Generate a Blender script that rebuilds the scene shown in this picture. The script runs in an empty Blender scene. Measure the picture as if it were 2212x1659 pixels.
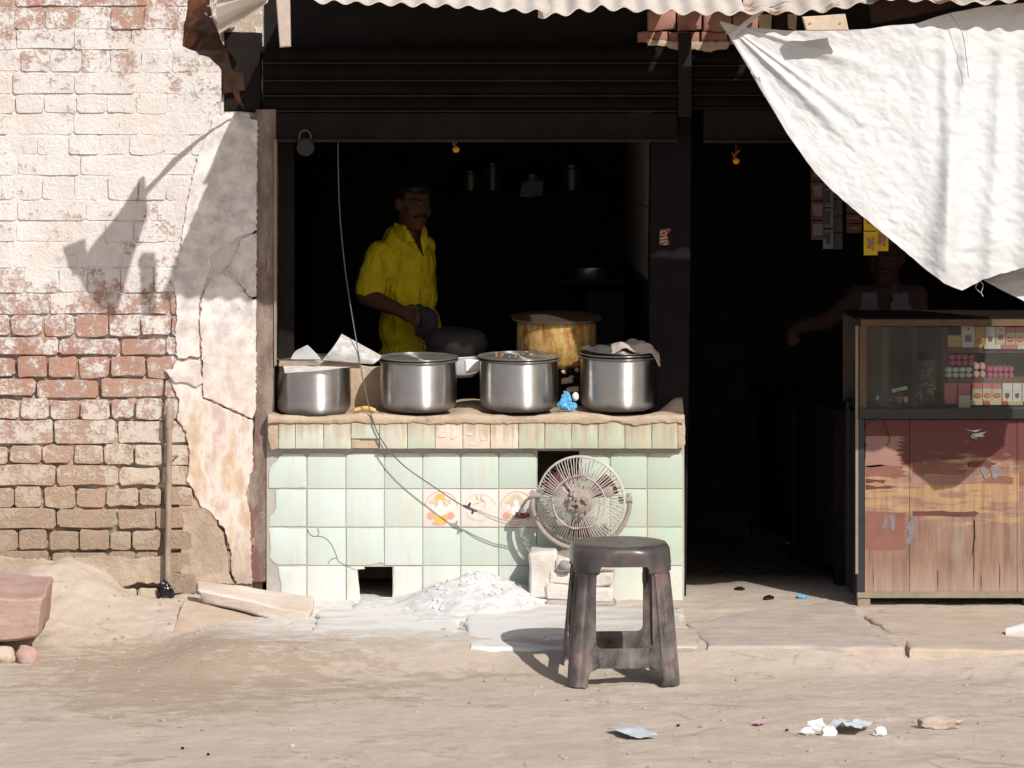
import bpy, bmesh, math, random
from mathutils import Vector, Matrix, noise
from mathutils.geometry import tessellate_polygon

# ------------------------------------------------------------------ scene, camera, light
scene = bpy.context.scene
COL = scene.collection
EYE_Y, EYE_Z, FPX, CX, HY = -10.85, 1.70, 6000.0, 1106.0, 350.0

cam_d = bpy.data.cameras.new('camera')
cam_d.sensor_width = 36.0
cam_d.lens = FPX / 2212.0 * 36.0
cam_d.shift_y = -(829.5 - HY) / 2212.0
cam_d.clip_start = 0.1
cam_d.clip_end = 600.0
cam = bpy.data.objects.new('camera', cam_d)
COL.objects.link(cam)
cam.location = (0, EYE_Y, EYE_Z)
cam.rotation_euler = (math.radians(90), 0, 0)
scene.camera = cam

SUN_DIR = Vector((-0.63, 1.10, -1.0)).normalized()          # the way the light travels
world = bpy.data.worlds.new('World')
scene.world = world
world.use_nodes = True
wn = world.node_tree
wn.nodes.clear()
sky = wn.nodes.new('ShaderNodeTexSky')
sky.sky_type = 'NISHITA'
sky.sun_disc = False
sky.sun_elevation = math.asin(-SUN_DIR.z)
sky.sun_rotation = math.atan2(-SUN_DIR.x, -SUN_DIR.y)
sky.dust_density = 2.5
bg = wn.nodes.new('ShaderNodeBackground')
bg.inputs['Strength'].default_value = 0.09
wo = wn.nodes.new('ShaderNodeOutputWorld')
wn.links.new(sky.outputs[0], bg.inputs[0])
wn.links.new(bg.outputs[0], wo.inputs[0])

sun_d = bpy.data.lights.new('sun', 'SUN')
sun_d.energy = 4.2
sun_d.angle = math.radians(0.5)
sun_d.color = (1.0, 0.965, 0.915)
sun = bpy.data.objects.new('sun', sun_d)
COL.objects.link(sun)
sun.rotation_euler = SUN_DIR.to_track_quat('-Z', 'Y').to_euler()
sun.location = (4, -6, 8)

vs = scene.view_settings
vs.view_transform = 'Standard'
vs.look = 'None'
vs.exposure = 0.05
vs.gamma = 1.0
vs.use_curve_mapping = False

# ------------------------------------------------------------------ helpers
R = random.Random(11)


def W(px, py, y):
    d = y - EYE_Y
    return Vector(((px - CX) / FPX * d, y, EYE_Z + (HY - py) / FPX * d))


def G(px, py, z):
    d = (EYE_Z - z) * FPX / (py - HY)
    return Vector(((px - CX) / FPX * d, d + EYE_Y, z))


def nz(x, y, z=0.0):
    return noise.noise(Vector((x, y, z)))


def fbm(x, y, z=0.0, o=4):
    s, a, f = 0.0, 0.5, 1.0
    for _ in range(o):
        s += a * noise.noise(Vector((x * f, y * f, z * f)))
        a *= 0.5
        f *= 2.1
    return s


def lerp(a, b, t):
    return a + (b - a) * t


def sstep(a, b, x):
    t = max(0.0, min(1.0, (x - a) / (b - a)))
    return t * t * (3 - 2 * t)


def interp(tab, x):
    if x <= tab[0][0]:
        return tab[0][1]
    for (x0, y0), (x1, y1) in zip(tab, tab[1:]):
        if x <= x1:
            return lerp(y0, y1, (x - x0) / (x1 - x0))
    return tab[-1][1]


ORG = {}


def thing(name, label, cat, loc, group=None):
    o = bpy.data.objects.new(name, None)
    o.empty_display_size = 0.05
    o.location = loc
    COL.objects.link(o)
    ORG[o] = Vector(loc)
    o['label'] = label
    o['category'] = cat
    if group:
        o['group'] = group
    return o


def obj(name, bm, m, parent=None, smooth=False, recalc=True, angle=None):
    if recalc:
        bmesh.ops.recalc_face_normals(bm, faces=bm.faces)
    xs = [v.co for v in bm.verts]
    lo = Vector((min(v.x for v in xs), min(v.y for v in xs), min(v.z for v in xs)))
    hi = Vector((max(v.x for v in xs), max(v.y for v in xs), max(v.z for v in xs)))
    org = Vector(((lo.x + hi.x) / 2, (lo.y + hi.y) / 2, lo.z))
    bmesh.ops.translate(bm, verts=bm.verts, vec=-org)
    me = bpy.data.meshes.new(name)
    if smooth:
        for f in bm.faces:
            f.smooth = True
        if angle:
            for e in bm.edges:
                if len(e.link_faces) == 2 and e.calc_face_angle(0) > angle:
                    e.smooth = False
    bm.to_mesh(me)
    bm.free()
    if isinstance(m, (list, tuple)):
        for q in m:
            me.materials.append(q)
    else:
        me.materials.append(m)
    o = bpy.data.objects.new(name, me)
    COL.objects.link(o)
    if parent is not None:
        o.parent = parent
        o.location = org - ORG[parent]
    else:
        o.location = org
    ORG[o] = org
    return o


def tag(o, label=None, cat=None, group=None, kind=None):
    if label:
        o['label'] = label
    if cat:
        o['category'] = cat
    if group:
        o['group'] = group
    if kind:
        o['kind'] = kind
    return o


def B():
    return bmesh.new()


def box(bm, c, s, rot=None, bev=0.0):
    n0 = set(bm.verts)
    r = bmesh.ops.create_cube(bm, size=1.0)
    vs_ = r['verts']
    M = Matrix.Translation(Vector(c)) @ (rot.to_4x4() if rot else Matrix()) @ Matrix.Diagonal((s[0], s[1], s[2], 1))
    bmesh.ops.transform(bm, matrix=M, verts=vs_)
    if bev > 0:
        es = list({e for v in vs_ for e in v.link_edges})
        bmesh.ops.bevel(bm, geom=es, offset=bev, segments=2, affect='EDGES', profile=0.6)
    return [v for v in bm.verts if v not in n0]


def pxbox(bm, x0, y0, x1, y1, ya, yb, bev=0.0):
    """box whose front face (depth ya) spans the given picture rectangle, running back to depth yb"""
    a, b = W(x0, y0, ya), W(x1, y1, ya)
    return box(bm, ((a.x + b.x) / 2, (ya + yb) / 2, (a.z + b.z) / 2), (abs(b.x - a.x), abs(yb - ya), abs(a.z - b.z)), None, bev)


def tube(bm, pts, r, n=8, cap=True):
    pts = [Vector(p) for p in pts]
    k = len(pts)
    rs = r if isinstance(r, (list, tuple)) else [r] * k
    rings = []
    up = Vector((0, 0, 1))
    prev = None
    for i, p in enumerate(pts):
        t = (pts[min(i + 1, k - 1)] - pts[max(i - 1, 0)]).normalized()
        if prev is None:
            a = up if abs(t.dot(up)) < 0.95 else Vector((1, 0, 0))
            u = t.cross(a).normalized()
        else:
            u = (prev - t * prev.dot(t)).normalized()
        prev = u
        v = t.cross(u)
        rings.append([bm.verts.new(p + (u * math.cos(6.28318 * j / n) + v * math.sin(6.28318 * j / n)) * rs[i]) for j in range(n)])
    for a, b in zip(rings, rings[1:]):
        for j in range(n):
            bm.faces.new((a[j], a[(j + 1) % n], b[(j + 1) % n], b[j]))
    if cap:
        bm.faces.new(rings[0][::-1])
        bm.faces.new(rings[-1])


def spline(pts, n=6):
    pts = [Vector(p) for p in pts]
    out = []
    for i in range(len(pts) - 1):
        p0, p1, p2, p3 = pts[max(i - 1, 0)], pts[i], pts[i + 1], pts[min(i + 2, len(pts) - 1)]
        for k in range(n):
            t = k / n
            out.append(0.5 * ((2 * p1) + (p2 - p0) * t + (2 * p0 - 5 * p1 + 4 * p2 - p3) * t * t + (3 * p1 - p0 - 3 * p2 + p3) * t ** 3))
    out.append(pts[-1])
    return out


def lathe(bm, prof, c, n=48, M=None, wob=0.0, seed=0.0):
    rings = []
    c = Vector(c)
    for (r, z) in prof:
        if r < 1e-5:
            p = Vector((0, 0, z))
            rings.append([bm.verts.new(c + (M @ p if M else p))])
            continue
        ring = []
        for j in range(n):
            a = 6.283185 * j / n
            w = 1 + wob * fbm(math.cos(a) * 1.3 + seed, math.sin(a) * 1.3, z * 6 + seed)
            p = Vector((r * w * math.cos(a), r * w * math.sin(a), z))
            ring.append(bm.verts.new(c + (M @ p if M else p)))
        rings.append(ring)
    for a, b in zip(rings, rings[1:]):
        for j in range(n):
            if len(a) == 1 and len(b) == 1:
                continue
            if len(a) == 1:
                bm.faces.new((a[0], b[(j + 1) % n], b[j]))
            elif len(b) == 1:
                bm.faces.new((a[j], a[(j + 1) % n], b[0]))
            else:
                bm.faces.new((a[j], a[(j + 1) % n], b[(j + 1) % n], b[j]))
    return rings


def jag(pts, step, amp, seed=0.0):
    """subdivide a closed 2D outline and shake it"""
    out = []
    k = len(pts)
    for i in range(k):
        a, b = Vector(pts[i][:2]), Vector(pts[(i + 1) % k][:2])
        L = (b - a).length
        m = max(1, int(L / step))
        for j in range(m):
            p = a.lerp(b, j / m)
            f = 1.0 if j else 0.6
            p = p + Vector((nz(p.x * .13 + seed, p.y * .13, 3.1), nz(p.x * .13, p.y * .13 + seed, 7.7))) * amp * f
            out.append((p.x, p.y))
    return out


def inset2(pts, d):
    k = len(pts)
    area = sum(pts[i][0] * pts[(i + 1) % k][1] - pts[(i + 1) % k][0] * pts[i][1] for i in range(k))
    sg = 1 if area > 0 else -1
    out = []
    for i in range(k):
        p0, p1, p2 = Vector(pts[i - 1]), Vector(pts[i]), Vector(pts[(i + 1) % k])
        e1, e2 = (p1 - p0), (p2 - p1)
        if e1.length < 1e-9 or e2.length < 1e-9:
            out.append(tuple(p1))
            continue
        e1.normalize(); e2.normalize()
        n1, n2 = Vector((-e1.y, e1.x)) * sg, Vector((-e2.y, e2.x)) * sg
        n_ = n1 + n2
        if n_.length < 1e-6:
            n_ = n1
        n_.normalize()
        c = max(0.55, n_.dot(n1))
        out.append(tuple(p1 + n_ * (d / c)))
    return out


def plate(bm, pts, y, th, bev=0.0015, fn=None, rings=1):
    """upright piece: outline pts in (X, Z) metres, front face at depth y, thickness th, bevelled front edge.
    fn(x, z) adds a depth offset."""
    fn = fn or (lambda x, z: 0.0)
    lv = []
    if bev > 0:
        for k in range(rings + 1):
            t = k / rings
            ins = bev * (1 - math.sin(t * math.pi / 2))
            dy = bev * (1 - math.cos(t * math.pi / 2))
            q = inset2(pts, ins) if ins > 1e-6 else pts
            lv.append([bm.verts.new((p[0], y + dy + fn(p[0], p[1]), p[1])) for p in q])
    else:
        lv.append([bm.verts.new((p[0], y + fn(p[0], p[1]), p[1])) for p in pts])
    lv.append([bm.verts.new((p[0], y + th + (0 if bev > 0 else 0), p[1])) for p in pts])
    k = len(pts)
    for a, b in zip(lv, lv[1:]):
        for j in range(k):
            bm.faces.new((a[j], a[(j + 1) % k], b[(j + 1) % k], b[j]))
    for ring in (lv[0], lv[-1]):
        try:
            bm.faces.new(ring)
        except ValueError:
            pass


def PX(pts, y):
    return [(w.x, w.z) for w in (W(p[0], p[1], y) for p in pts)]


def plate_px(bm, pts, y, th, bev=0.0015, fn=None, rings=1):
    plate(bm, PX(pts, y), y, th, bev, fn, rings)


def slab(bm, pts, zf, th, bev=0.012, rings=3):
    """lying stone: outline pts (X, Y); zf(x, y) the height of its top"""
    lv = []
    for k in range(rings + 1):
        t = k / rings
        ins = bev * (1 - math.sin(t * math.pi / 2))
        dz = bev * (1 - math.cos(t * math.pi / 2))
        q = inset2(pts, ins) if ins > 1e-6 else pts
        lv.append([bm.verts.new((p[0], p[1], zf(p[0], p[1]) - dz)) for p in q])
    inner = inset2(pts, bev * 3.0)
    top = [bm.verts.new((p[0], p[1], zf(p[0], p[1]) + 0.003 * nz(p[0] * 9, p[1] * 9))) for p in inner]
    lv.insert(0, top)
    lv.append([bm.verts.new((p[0], p[1], zf(p[0], p[1]) - th)) for p in pts])
    k = len(pts)
    for a, b in zip(lv, lv[1:]):
        for j in range(k):
            bm.faces.new((a[j], a[(j + 1) % k], b[(j + 1) % k], b[j]))
    for ring in (lv[0], lv[-1]):
        bm.faces.new(ring)


def hexa(bm, c8, cuts=3, amp=0.006, seed=0.0, freq=9.0):
    """rough block from eight corners (bottom 4 then top 4, both going round)"""
    n0 = set(bm.verts)
    v = [bm.verts.new(p) for p in c8]
    fs = [bm.faces.new([v[i] for i in q]) for q in ((3, 2, 1, 0), (4, 5, 6, 7), (0, 1, 5, 4), (1, 2, 6, 5), (2, 3, 7, 6), (3, 0, 4, 7))]
    es = list({e for f in fs for e in f.edges})
    bmesh.ops.bevel(bm, geom=es, offset=min(0.008, 0.2 * min(e.calc_length() for e in es)), segments=1, affect='EDGES')
    nv = [q for q in bm.verts if q not in n0]
    es = list({e for q in nv for e in q.link_edges})
    bmesh.ops.subdivide_edges(bm, edges=es, cuts=cuts, use_grid_fill=True)
    nv = [q for q in bm.verts if q not in n0]
    for q in nv:
        p = q.co * freq
        q.co += Vector((nz(p.x + seed, p.y, p.z), nz(p.x, p.y + seed, p.z + 5), nz(p.x + 9, p.y, p.z + seed))) * amp


def rock(bm, c, s, seed, sub=2, amp=0.25):
    for v in bmesh.ops.create_icosphere(bm, subdivisions=sub, radius=1.0)['verts']:
        d = v.co.normalized()
        k = 1 + amp * 1.6 * fbm(d.x * 1.4 + seed, d.y * 1.4, d.z * 1.4 + seed, 3)
        v.co = Vector((c[0] + d.x * s[0] * k, c[1] + d.y * s[1] * k, c[2] + d.z * s[2] * k))


def crumple(bm, c, s, seed, amp=0.55):
    for v in bmesh.ops.create_icosphere(bm, subdivisions=3, radius=1.0)['verts']:
        d = v.co.normalized()
        k = 1 - amp * abs(fbm(d.x * 1.7 + seed, d.y * 1.7, d.z * 1.7 + seed, 3)) * 2.4 + amp * 0.5 * nz(d.x * 1.1 + seed, d.y, d.z)
        v.co = Vector((c[0] + d.x * s[0] * k, c[1] + d.y * s[1] * k, c[2] + d.z * s[2] * k))


def sheet(bm, nu, nv, fn, th=0.0):
    g = [[bm.verts.new(fn(i / nu, j / nv)) for i in range(nu + 1)] for j in range(nv + 1)]
    fs = []
    for j in range(nv):
        for i in range(nu):
            fs.append(bm.faces.new((g[j][i], g[j][i + 1], g[j + 1][i + 1], g[j + 1][i])))
    if th:
        bmesh.ops.recalc_face_normals(bm, faces=fs)
        bmesh.ops.solidify(bm, geom=fs, thickness=th)
    return g


def uvbox(bm):
    return bm.loops.layers.uv.new('UVMap')


def blob(name, parts, m, parent, voxel=0.008, sm=5, cutter=None, noise_amp=0.0):
    """one continuous skin grown round many overlapping balls: parts = (centre, (rx, ry, rz), rotation or None)"""
    bm = B()
    for c, r, rot in parts:
        nv = bmesh.ops.create_icosphere(bm, subdivisions=3, radius=1.0)['verts']
        M = Matrix.Translation(Vector(c)) @ (rot.to_4x4() if rot else Matrix()) @ Matrix.Diagonal((r[0], r[1], r[2], 1))
        bmesh.ops.transform(bm, matrix=M, verts=nv)
    me = bpy.data.meshes.new('tmp')
    bm.to_mesh(me)
    bm.free()
    o = bpy.data.objects.new('tmp', me)
    COL.objects.link(o)
    q = o.modifiers.new('r', 'REMESH')
    q.mode = 'VOXEL'
    q.voxel_size = voxel
    s = o.modifiers.new('s', 'SMOOTH')
    s.factor = 0.5
    s.iterations = sm
    bpy.context.view_layer.update()
    dg = bpy.context.evaluated_depsgraph_get()
    m2 = bpy.data.meshes.new_from_object(o.evaluated_get(dg))
    bpy.data.objects.remove(o)
    bpy.data.meshes.remove(me)
    bm = B()
    bm.from_mesh(m2)
    bpy.data.meshes.remove(m2)
    if noise_amp:
        for v in bm.verts:
            p = v.co * 22
            v.co += Vector((nz(p.x, p.y, p.z), nz(p.x + 4, p.y, p.z), nz(p.x, p.y + 8, p.z))) * noise_amp
    if cutter:
        dead = [f for f in bm.faces if cutter(f.calc_center_median(), f.normal)]
        bmesh.ops.delete(bm, geom=dead, context='FACES')
    return obj(name, bm, m, parent, smooth=True, recalc=False)


def chain(a, b, ra, rb, n=8):
    a, b = Vector(a), Vector(b)
    return [(a.lerp(b, i / n), (lerp(ra, rb, i / n),) * 3, None) for i in range(n + 1)]


def clone(o, delta, label=None, parent=None, group=None):
    c = o.copy()
    COL.objects.link(c)
    if parent is None:
        c.location = o.location + Vector(delta)
        ORG[c] = ORG[o] + Vector(delta)
    else:
        c.parent = parent
        ORG[c] = ORG[o]
    if label:
        c['label'] = label
    for ch in [q for q in COL.objects if q.parent == o]:
        clone(ch, (0, 0, 0), None, c)
    return c

# ------------------------------------------------------------------ materials
class MT:
    def __init__(s, name):
        s.m = bpy.data.materials.new(name)
        s.m.use_nodes = True
        s.nt = s.m.node_tree
        s.nt.nodes.clear()
        s.o = s.nt.nodes.new('ShaderNodeOutputMaterial')
        s.b = s.nt.nodes.new('ShaderNodeBsdfPrincipled')
        s.nt.links.new(s.b.outputs[0], s.o.inputs[0])
        s._p = s._ob = None

    def N(s, t):
        return s.nt.nodes.new('ShaderNode' + t)

    def put(s, sock, v):
        if hasattr(v, 'is_linked') or hasattr(v, 'links'):
            s.nt.links.new(v, sock)
        elif isinstance(v, (tuple, list)):
            sock.default_value = tuple(v) + ((1.0,) if len(v) == 3 and len(sock.default_value) == 4 else ())
        else:
            sock.default_value = v

    @property
    def P(s):
        if not s._p:
            s._p = s.N('NewGeometry').outputs['Position']
        return s._p

    @property
    def O(s):
        if not s._ob:
            s._ob = s.N('TexCoord').outputs['Object']
        return s._ob

    def uv(s):
        return s.N('TexCoord').outputs['UV']

    def rand(s):
        return s.N('ObjectInfo').outputs['Random']

    def sep(s, v=None):
        n = s.N('SeparateXYZ')
        s.put(n.inputs[0], v or s.P)
        return n.outputs

    def mapv(s, v, scale=(1, 1, 1), rot=(0, 0, 0), loc=(0, 0, 0)):
        n = s.N('Mapping')
        s.put(n.inputs['Vector'], v)
        n.inputs['Scale'].default_value = scale
        n.inputs['Rotation'].default_value = rot
        n.inputs['Location'].default_value = loc
        return n.outputs[0]

    def noise(s, scale, det=4, rough=0.55, vec=None, dist=0.0):
        n = s.N('TexNoise')
        s.put(n.inputs['Vector'], vec or s.P)
        n.inputs['Scale'].default_value = scale
        n.inputs['Detail'].default_value = det
        n.inputs['Roughness'].default_value = rough
        n.inputs['Distortion'].default_value = dist
        return n.outputs[0]

    def vor(s, scale, vec=None, feat='F1', out=0):
        n = s.N('TexVoronoi')
        n.feature = feat
        s.put(n.inputs['Vector'], vec or s.P)
        n.inputs['Scale'].default_value = scale
        return n.outputs[out]

    def mr(s, v, a, b, c=0.0, d=1.0):
        n = s.N('MapRange')
        for i, q in enumerate((v, a, b, c, d)):
            s.put(n.inputs[i], q)
        return n.outputs[0]

    def ma(s, op, a, b=0.0):
        n = s.N('Math')
        n.operation = op
        s.put(n.inputs[0], a)
        s.put(n.inputs[1], b)
        return n.outputs[0]

    def mix(s, f, a, b, mode='MIX'):
        n = s.N('Mix')
        n.data_type = 'RGBA'
        n.blend_type = mode
        s.put(n.inputs[0], f)
        s.put(n.inputs[6], a)
        s.put(n.inputs[7], b)
        return n.outputs[2]

    def ramp(s, f, stops):
        n = s.N('ValToRGB')
        s.put(n.inputs[0], f)
        e = n.color_ramp.elements
        while len(e) < len(stops):
            e.new(0.5)
        for q, (p, c) in zip(e, stops):
            q.position = p
            q.color = tuple(c) + (1.0,)
        return n.outputs[0]

    def bump(s, h, strength=0.5, dist=0.004, nrm=None):
        n = s.N('Bump')
        s.put(n.inputs['Height'], h)
        n.inputs['Strength'].default_value = strength
        n.inputs['Distance'].default_value = dist
        if nrm:
            s.put(n.inputs['Normal'], nrm)
        return n.outputs[0]

    def done(s, col, rough=0.8, metal=0.0, nrm=None, spec=0.3, **kw):
        b = s.b
        s.put(b.inputs['Base Color'], col)
        s.put(b.inputs['Roughness'], rough)
        s.put(b.inputs['Metallic'], metal)
        s.put(b.inputs['Specular IOR Level'], spec)
        if nrm:
            s.put(b.inputs['Normal'], nrm)
        for k, v in kw.items():
            s.put(b.inputs[k.replace('_', ' ')], v)
        return s.m


def flat(name, c, rough=0.7, metal=0.0, var=0.18, scale=30, bump=0.0, spec=0.3, bd=0.002):
    g = MT(name)
    n = g.noise(scale, 5, 0.6)
    n2 = g.noise(scale * 0.17, 3, 0.5)
    f = g.mr(g.ma('ADD', n, n2), 0.6, 1.4)
    c1 = tuple(x * (1 - var) for x in c)
    c2 = tuple(min(0.95, x * (1 + var)) for x in c)
    return g.done(g.mix(f, c1, c2), rough, metal, g.bump(n, bump, bd) if bump else None, spec)


# ---- painted, crumbling brick
def brick_mat(name, mortar=False):
    g = MT(name)
    z = g.sep()[2]
    big = g.noise(3.2, 4, 0.6)
    mid = g.noise(17, 5, 0.65)
    fine = g.noise(85, 5, 0.7)
    vert = g.noise(9, 4, 0.6, g.mapv(g.P, (1, 1, 0.28)))
    rn = g.rand()
    red = g.mix(g.mr(fine, 0.3, 0.7), (0.30, 0.135, 0.10), (0.47, 0.26, 0.195))
    red = g.mix(g.ma('MULTIPLY', rn, 0.55), red, (0.46, 0.31, 0.235))
    if mortar:
        red = g.mix(mid, (0.40, 0.31, 0.24), (0.50, 0.40, 0.31))
    # how much limewash is left: nearly all high up, half worn in the middle, little low down
    zz = g.mr(z, 0.0, 2.3)
    cov = g.ramp(zz, [(0.0, (0.44,) * 3), (0.20, (0.535,) * 3), (0.30, (0.535,) * 3), (0.42, (0.465,) * 3), (0.485, (0.505,) * 3), (0.55, (0.575,) * 3), (0.66, (0.60,) * 3), (0.80, (0.60,) * 3), (0.90, (0.56,) * 3), (1.0, (0.515,) * 3)])
    mk = g.ma('ADD', g.ma('MULTIPLY', mid, 0.42), g.ma('ADD', g.ma('MULTIPLY', big, 0.24), g.ma('MULTIPLY', fine, 0.34)))
    mk = g.ma('ADD', mk, g.ma('MULTIPLY', g.ma('SUBTRACT', rn, 0.5), 0.055))
    d = g.ma('SUBTRACT', cov, mk)
    w = g.mr(d, -0.03, 0.05)
    wash = g.mix(vert, (0.57, 0.535, 0.505), (0.80, 0.77, 0.742))
    wash = g.mix(g.ma('MULTIPLY', g.mr(g.noise(4.1, 5, 0.65, g.mapv(g.P, (1, 1, 1), loc=(6, 1, 9))), 0.45, 0.68), 0.45), wash, (0.66, 0.52, 0.47))
    low = g.mr(z, 0.95, 0.40)
    wash = g.mix(low, wash, (0.56, 0.465, 0.365))
    c = g.mix(w, red, wash)
    dust = g.ma('MULTIPLY', g.mr(z, 0.85, 0.30), g.mr(big, 0.25, 0.7))
    c = g.mix(g.ma('MULTIPLY', dust, 0.62), c, (0.46, 0.375, 0.275))
    mud = g.mr(g.ma('ADD', z, g.ma('MULTIPLY', g.ma('SUBTRACT', mid, 0.5), 0.35)), 0.46, 0.12)
    c = g.mix(g.ma('MULTIPLY', mud, 0.85), c, g.mix(fine, (0.25, 0.19, 0.14), (0.40, 0.31, 0.23)))
    gr = g.mr(g.noise(2.2, 5, 0.7, g.mapv(g.P, (1, 1, 1), loc=(3, 1, 2))), 0.60, 0.74)
    c = g.mix(g.ma('MULTIPLY', gr, 0.35), c, (0.36, 0.32, 0.26))
    h = g.ma('ADD', g.ma('MULTIPLY', fine, 0.5), g.ma('ADD', g.ma('MULTIPLY', mid, 0.7), g.ma('MULTIPLY', w, 0.35)))
    return g.done(c, 0.92, 0, g.bump(h, 1.0, 0.012), 0.12)


M_BRICK = brick_mat('limewashed_brick')
M_MORTAR = brick_mat('limewashed_mortar', True)

# ---- limewashed plaster
g = MT('old_plaster')
z = g.sep()[2]
big, mid, fine = g.noise(2.6, 4), g.noise(13, 6, 0.65), g.noise(70, 5, 0.7)
drip = g.noise(9, 6, 0.65, g.mapv(g.P, (1.2, 1, 0.55)))
c = g.mix(g.mr(mid, 0.38, 0.60), (0.50, 0.45, 0.425), (0.77, 0.735, 0.70))
c = g.mix(g.ma('MULTIPLY', g.mr(g.noise(5.5, 5, 0.65, g.mapv(g.P, (1, 1, 1), loc=(9, 2, 4))), 0.48, 0.66), 0.5), c, (0.60, 0.48, 0.44))
spot = g.mr(g.noise(38, 3, 0.6), 0.66, 0.72)
c = g.mix(g.ma('MULTIPLY', spot, 0.75), c, (0.36, 0.33, 0.33))
spr = g.mr(g.noise(27, 4, 0.7, g.mapv(g.P, (1, 1, 1), loc=(5, 0, 2))), 0.64, 0.70)
c = g.mix(g.ma('MULTIPLY', spr, 0.5), c, (0.52, 0.26, 0.22))
lowf = g.mr(g.ma('ADD', z, g.ma('MULTIPLY', g.ma('SUBTRACT', big, 0.5), 0.5)), 1.12, 0.55)
st = g.ramp(drip, [(0.30, (0.42, 0.27, 0.15)), (0.43, (0.56, 0.42, 0.30)), (0.52, (0.68, 0.60, 0.54)), (0.62, (0.52, 0.36, 0.29))])
c = g.mix(g.ma('MULTIPLY', lowf, 0.9), c, st)
mud = g.mr(g.ma('ADD', z, g.ma('MULTIPLY', mid, 0.2)), 0.42, 0.15)
c = g.mix(g.ma('MULTIPLY', mud, 0.8), c, (0.38, 0.29, 0.21))
M_PLASTER = g.done(c, 0.9, 0, g.bump(g.ma('ADD', g.ma('MULTIPLY', mid, 0.8), g.ma('MULTIPLY', fine, 0.5)), 0.5, 0.005), 0.2)

g = MT('mud_render')
mid, fine = g.noise(8, 6, 0.65), g.noise(60, 5, 0.7)
c = g.mix(g.mr(mid, 0.35, 0.65), (0.30, 0.225, 0.16), (0.52, 0.41, 0.31))
M_MUDR = g.done(g.mix(g.ma('MULTIPLY', fine, 0.4), c, (0.55, 0.45, 0.35)), 0.95, 0, g.bump(g.ma('ADD', mid, g.ma('MULTIPLY', fine, 0.6)), 0.9, 0.012), 0.1)


# ---- ground
def ground_mat():
    g = MT('dusty_ground')
    s = g.sep()
    v = g.mapv(g.P, (0.75, 1.0, 1.0))
    big, mid, fine = g.noise(1.3, 5, 0.6, v), g.noise(6.5, 6, 0.68, v), g.noise(75, 5, 0.7)
    c = g.mix(g.mr(mid, 0.3, 0.7), (0.455, 0.378, 0.31), (0.54, 0.458, 0.383))
    # damp, trodden stains
    damp = g.ma('ADD', g.ma('MULTIPLY', big, 0.35), g.ma('MULTIPLY', mid, 0.65))
    cx = g.ma('ABSOLUTE', g.ma('ADD', s[0], 1.0))
    reg = g.ma('MULTIPLY', g.mr(cx, 1.2, 0.2), g.ma('MULTIPLY', g.mr(s[1], -2.3, -1.5), g.mr(s[1], -0.4, -0.9)))
    blot = g.noise(17, 6, 0.72, g.mapv(g.P, (0.6, 1.0, 1), loc=(1, 5, 0)))
    damp = g.ma('ADD', g.ma('MULTIPLY', damp, 0.6), g.ma('MULTIPLY', blot, 0.4))
    dm = g.mr(g.ma('ADD', damp, g.ma('MULTIPLY', reg, 0.13)), 0.54, 0.60)
    c = g.mix(g.ma('MULTIPLY', dm, 0.65), c, (0.32, 0.24, 0.165))
    pale = g.mr(g.noise(8.5, 7, 0.75, g.mapv(g.P, (0.55, 1.1, 1), loc=(7, 3, 0))), 0.54, 0.68)
    c = g.mix(g.ma('MULTIPLY', pale, 0.55), c, (0.60, 0.535, 0.47))
    ed = g.N('TexVoronoi')
    ed.feature = 'DISTANCE_TO_EDGE'
    wv = g.mix(0.12, g.mapv(g.P, (1, 1.6, 1)), g.N('TexNoise').outputs[1])
    g.put(ed.inputs['Vector'], wv)
    ed.inputs['Scale'].default_value = 3.2
    ck = g.ma('MULTIPLY', g.mr(ed.outputs[0], 0.035, 0.0), g.mr(g.noise(2.4, 4, 0.6), 0.50, 0.60))
    ck = g.ma('MULTIPLY', ck, g.mr(s[0], 0.1, 0.5))
    c = g.mix(g.ma('MULTIPLY', ck, 0.6), c, (0.27, 0.20, 0.15))
    # ash trodden out from the stove mouth
    ax = g.ma('ABSOLUTE', g.ma('ADD', s[0], 0.35))
    ash = g.ma('MULTIPLY', g.mr(ax, 1.15, 0.3), g.mr(s[1], -1.25, -0.55))
    am = g.mr(g.ma('ADD', g.ma('MULTIPLY', ash, 0.9), g.ma('MULTIPLY', g.ma('SUBTRACT', blot, 0.5), 1.6)), 0.22, 0.80)
    c = g.mix(am, c, g.mix(fine, (0.60, 0.578, 0.553), (0.75, 0.733, 0.712)))
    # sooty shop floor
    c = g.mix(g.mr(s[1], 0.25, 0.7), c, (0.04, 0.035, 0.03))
    spk = g.mr(g.noise(190, 2, 0.5), 0.66, 0.74)
    c = g.mix(g.ma('MULTIPLY', spk, 0.35), c, (0.22, 0.17, 0.13))
    mic = g.noise(28, 6, 0.75)
    c = g.mix(g.ma('MULTIPLY', g.mr(mic, 0.45, 0.65), 0.22), c, (0.40, 0.31, 0.24))
    h = g.ma('ADD', g.ma('ADD', mid, g.ma('MULTIPLY', mic, 0.8)), g.ma('MULTIPLY', fine, 0.4))
    return g.done(c, 0.96, 0, g.bump(h, 0.55, 0.010), 0.1)


M_GROUND = ground_mat()


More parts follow.
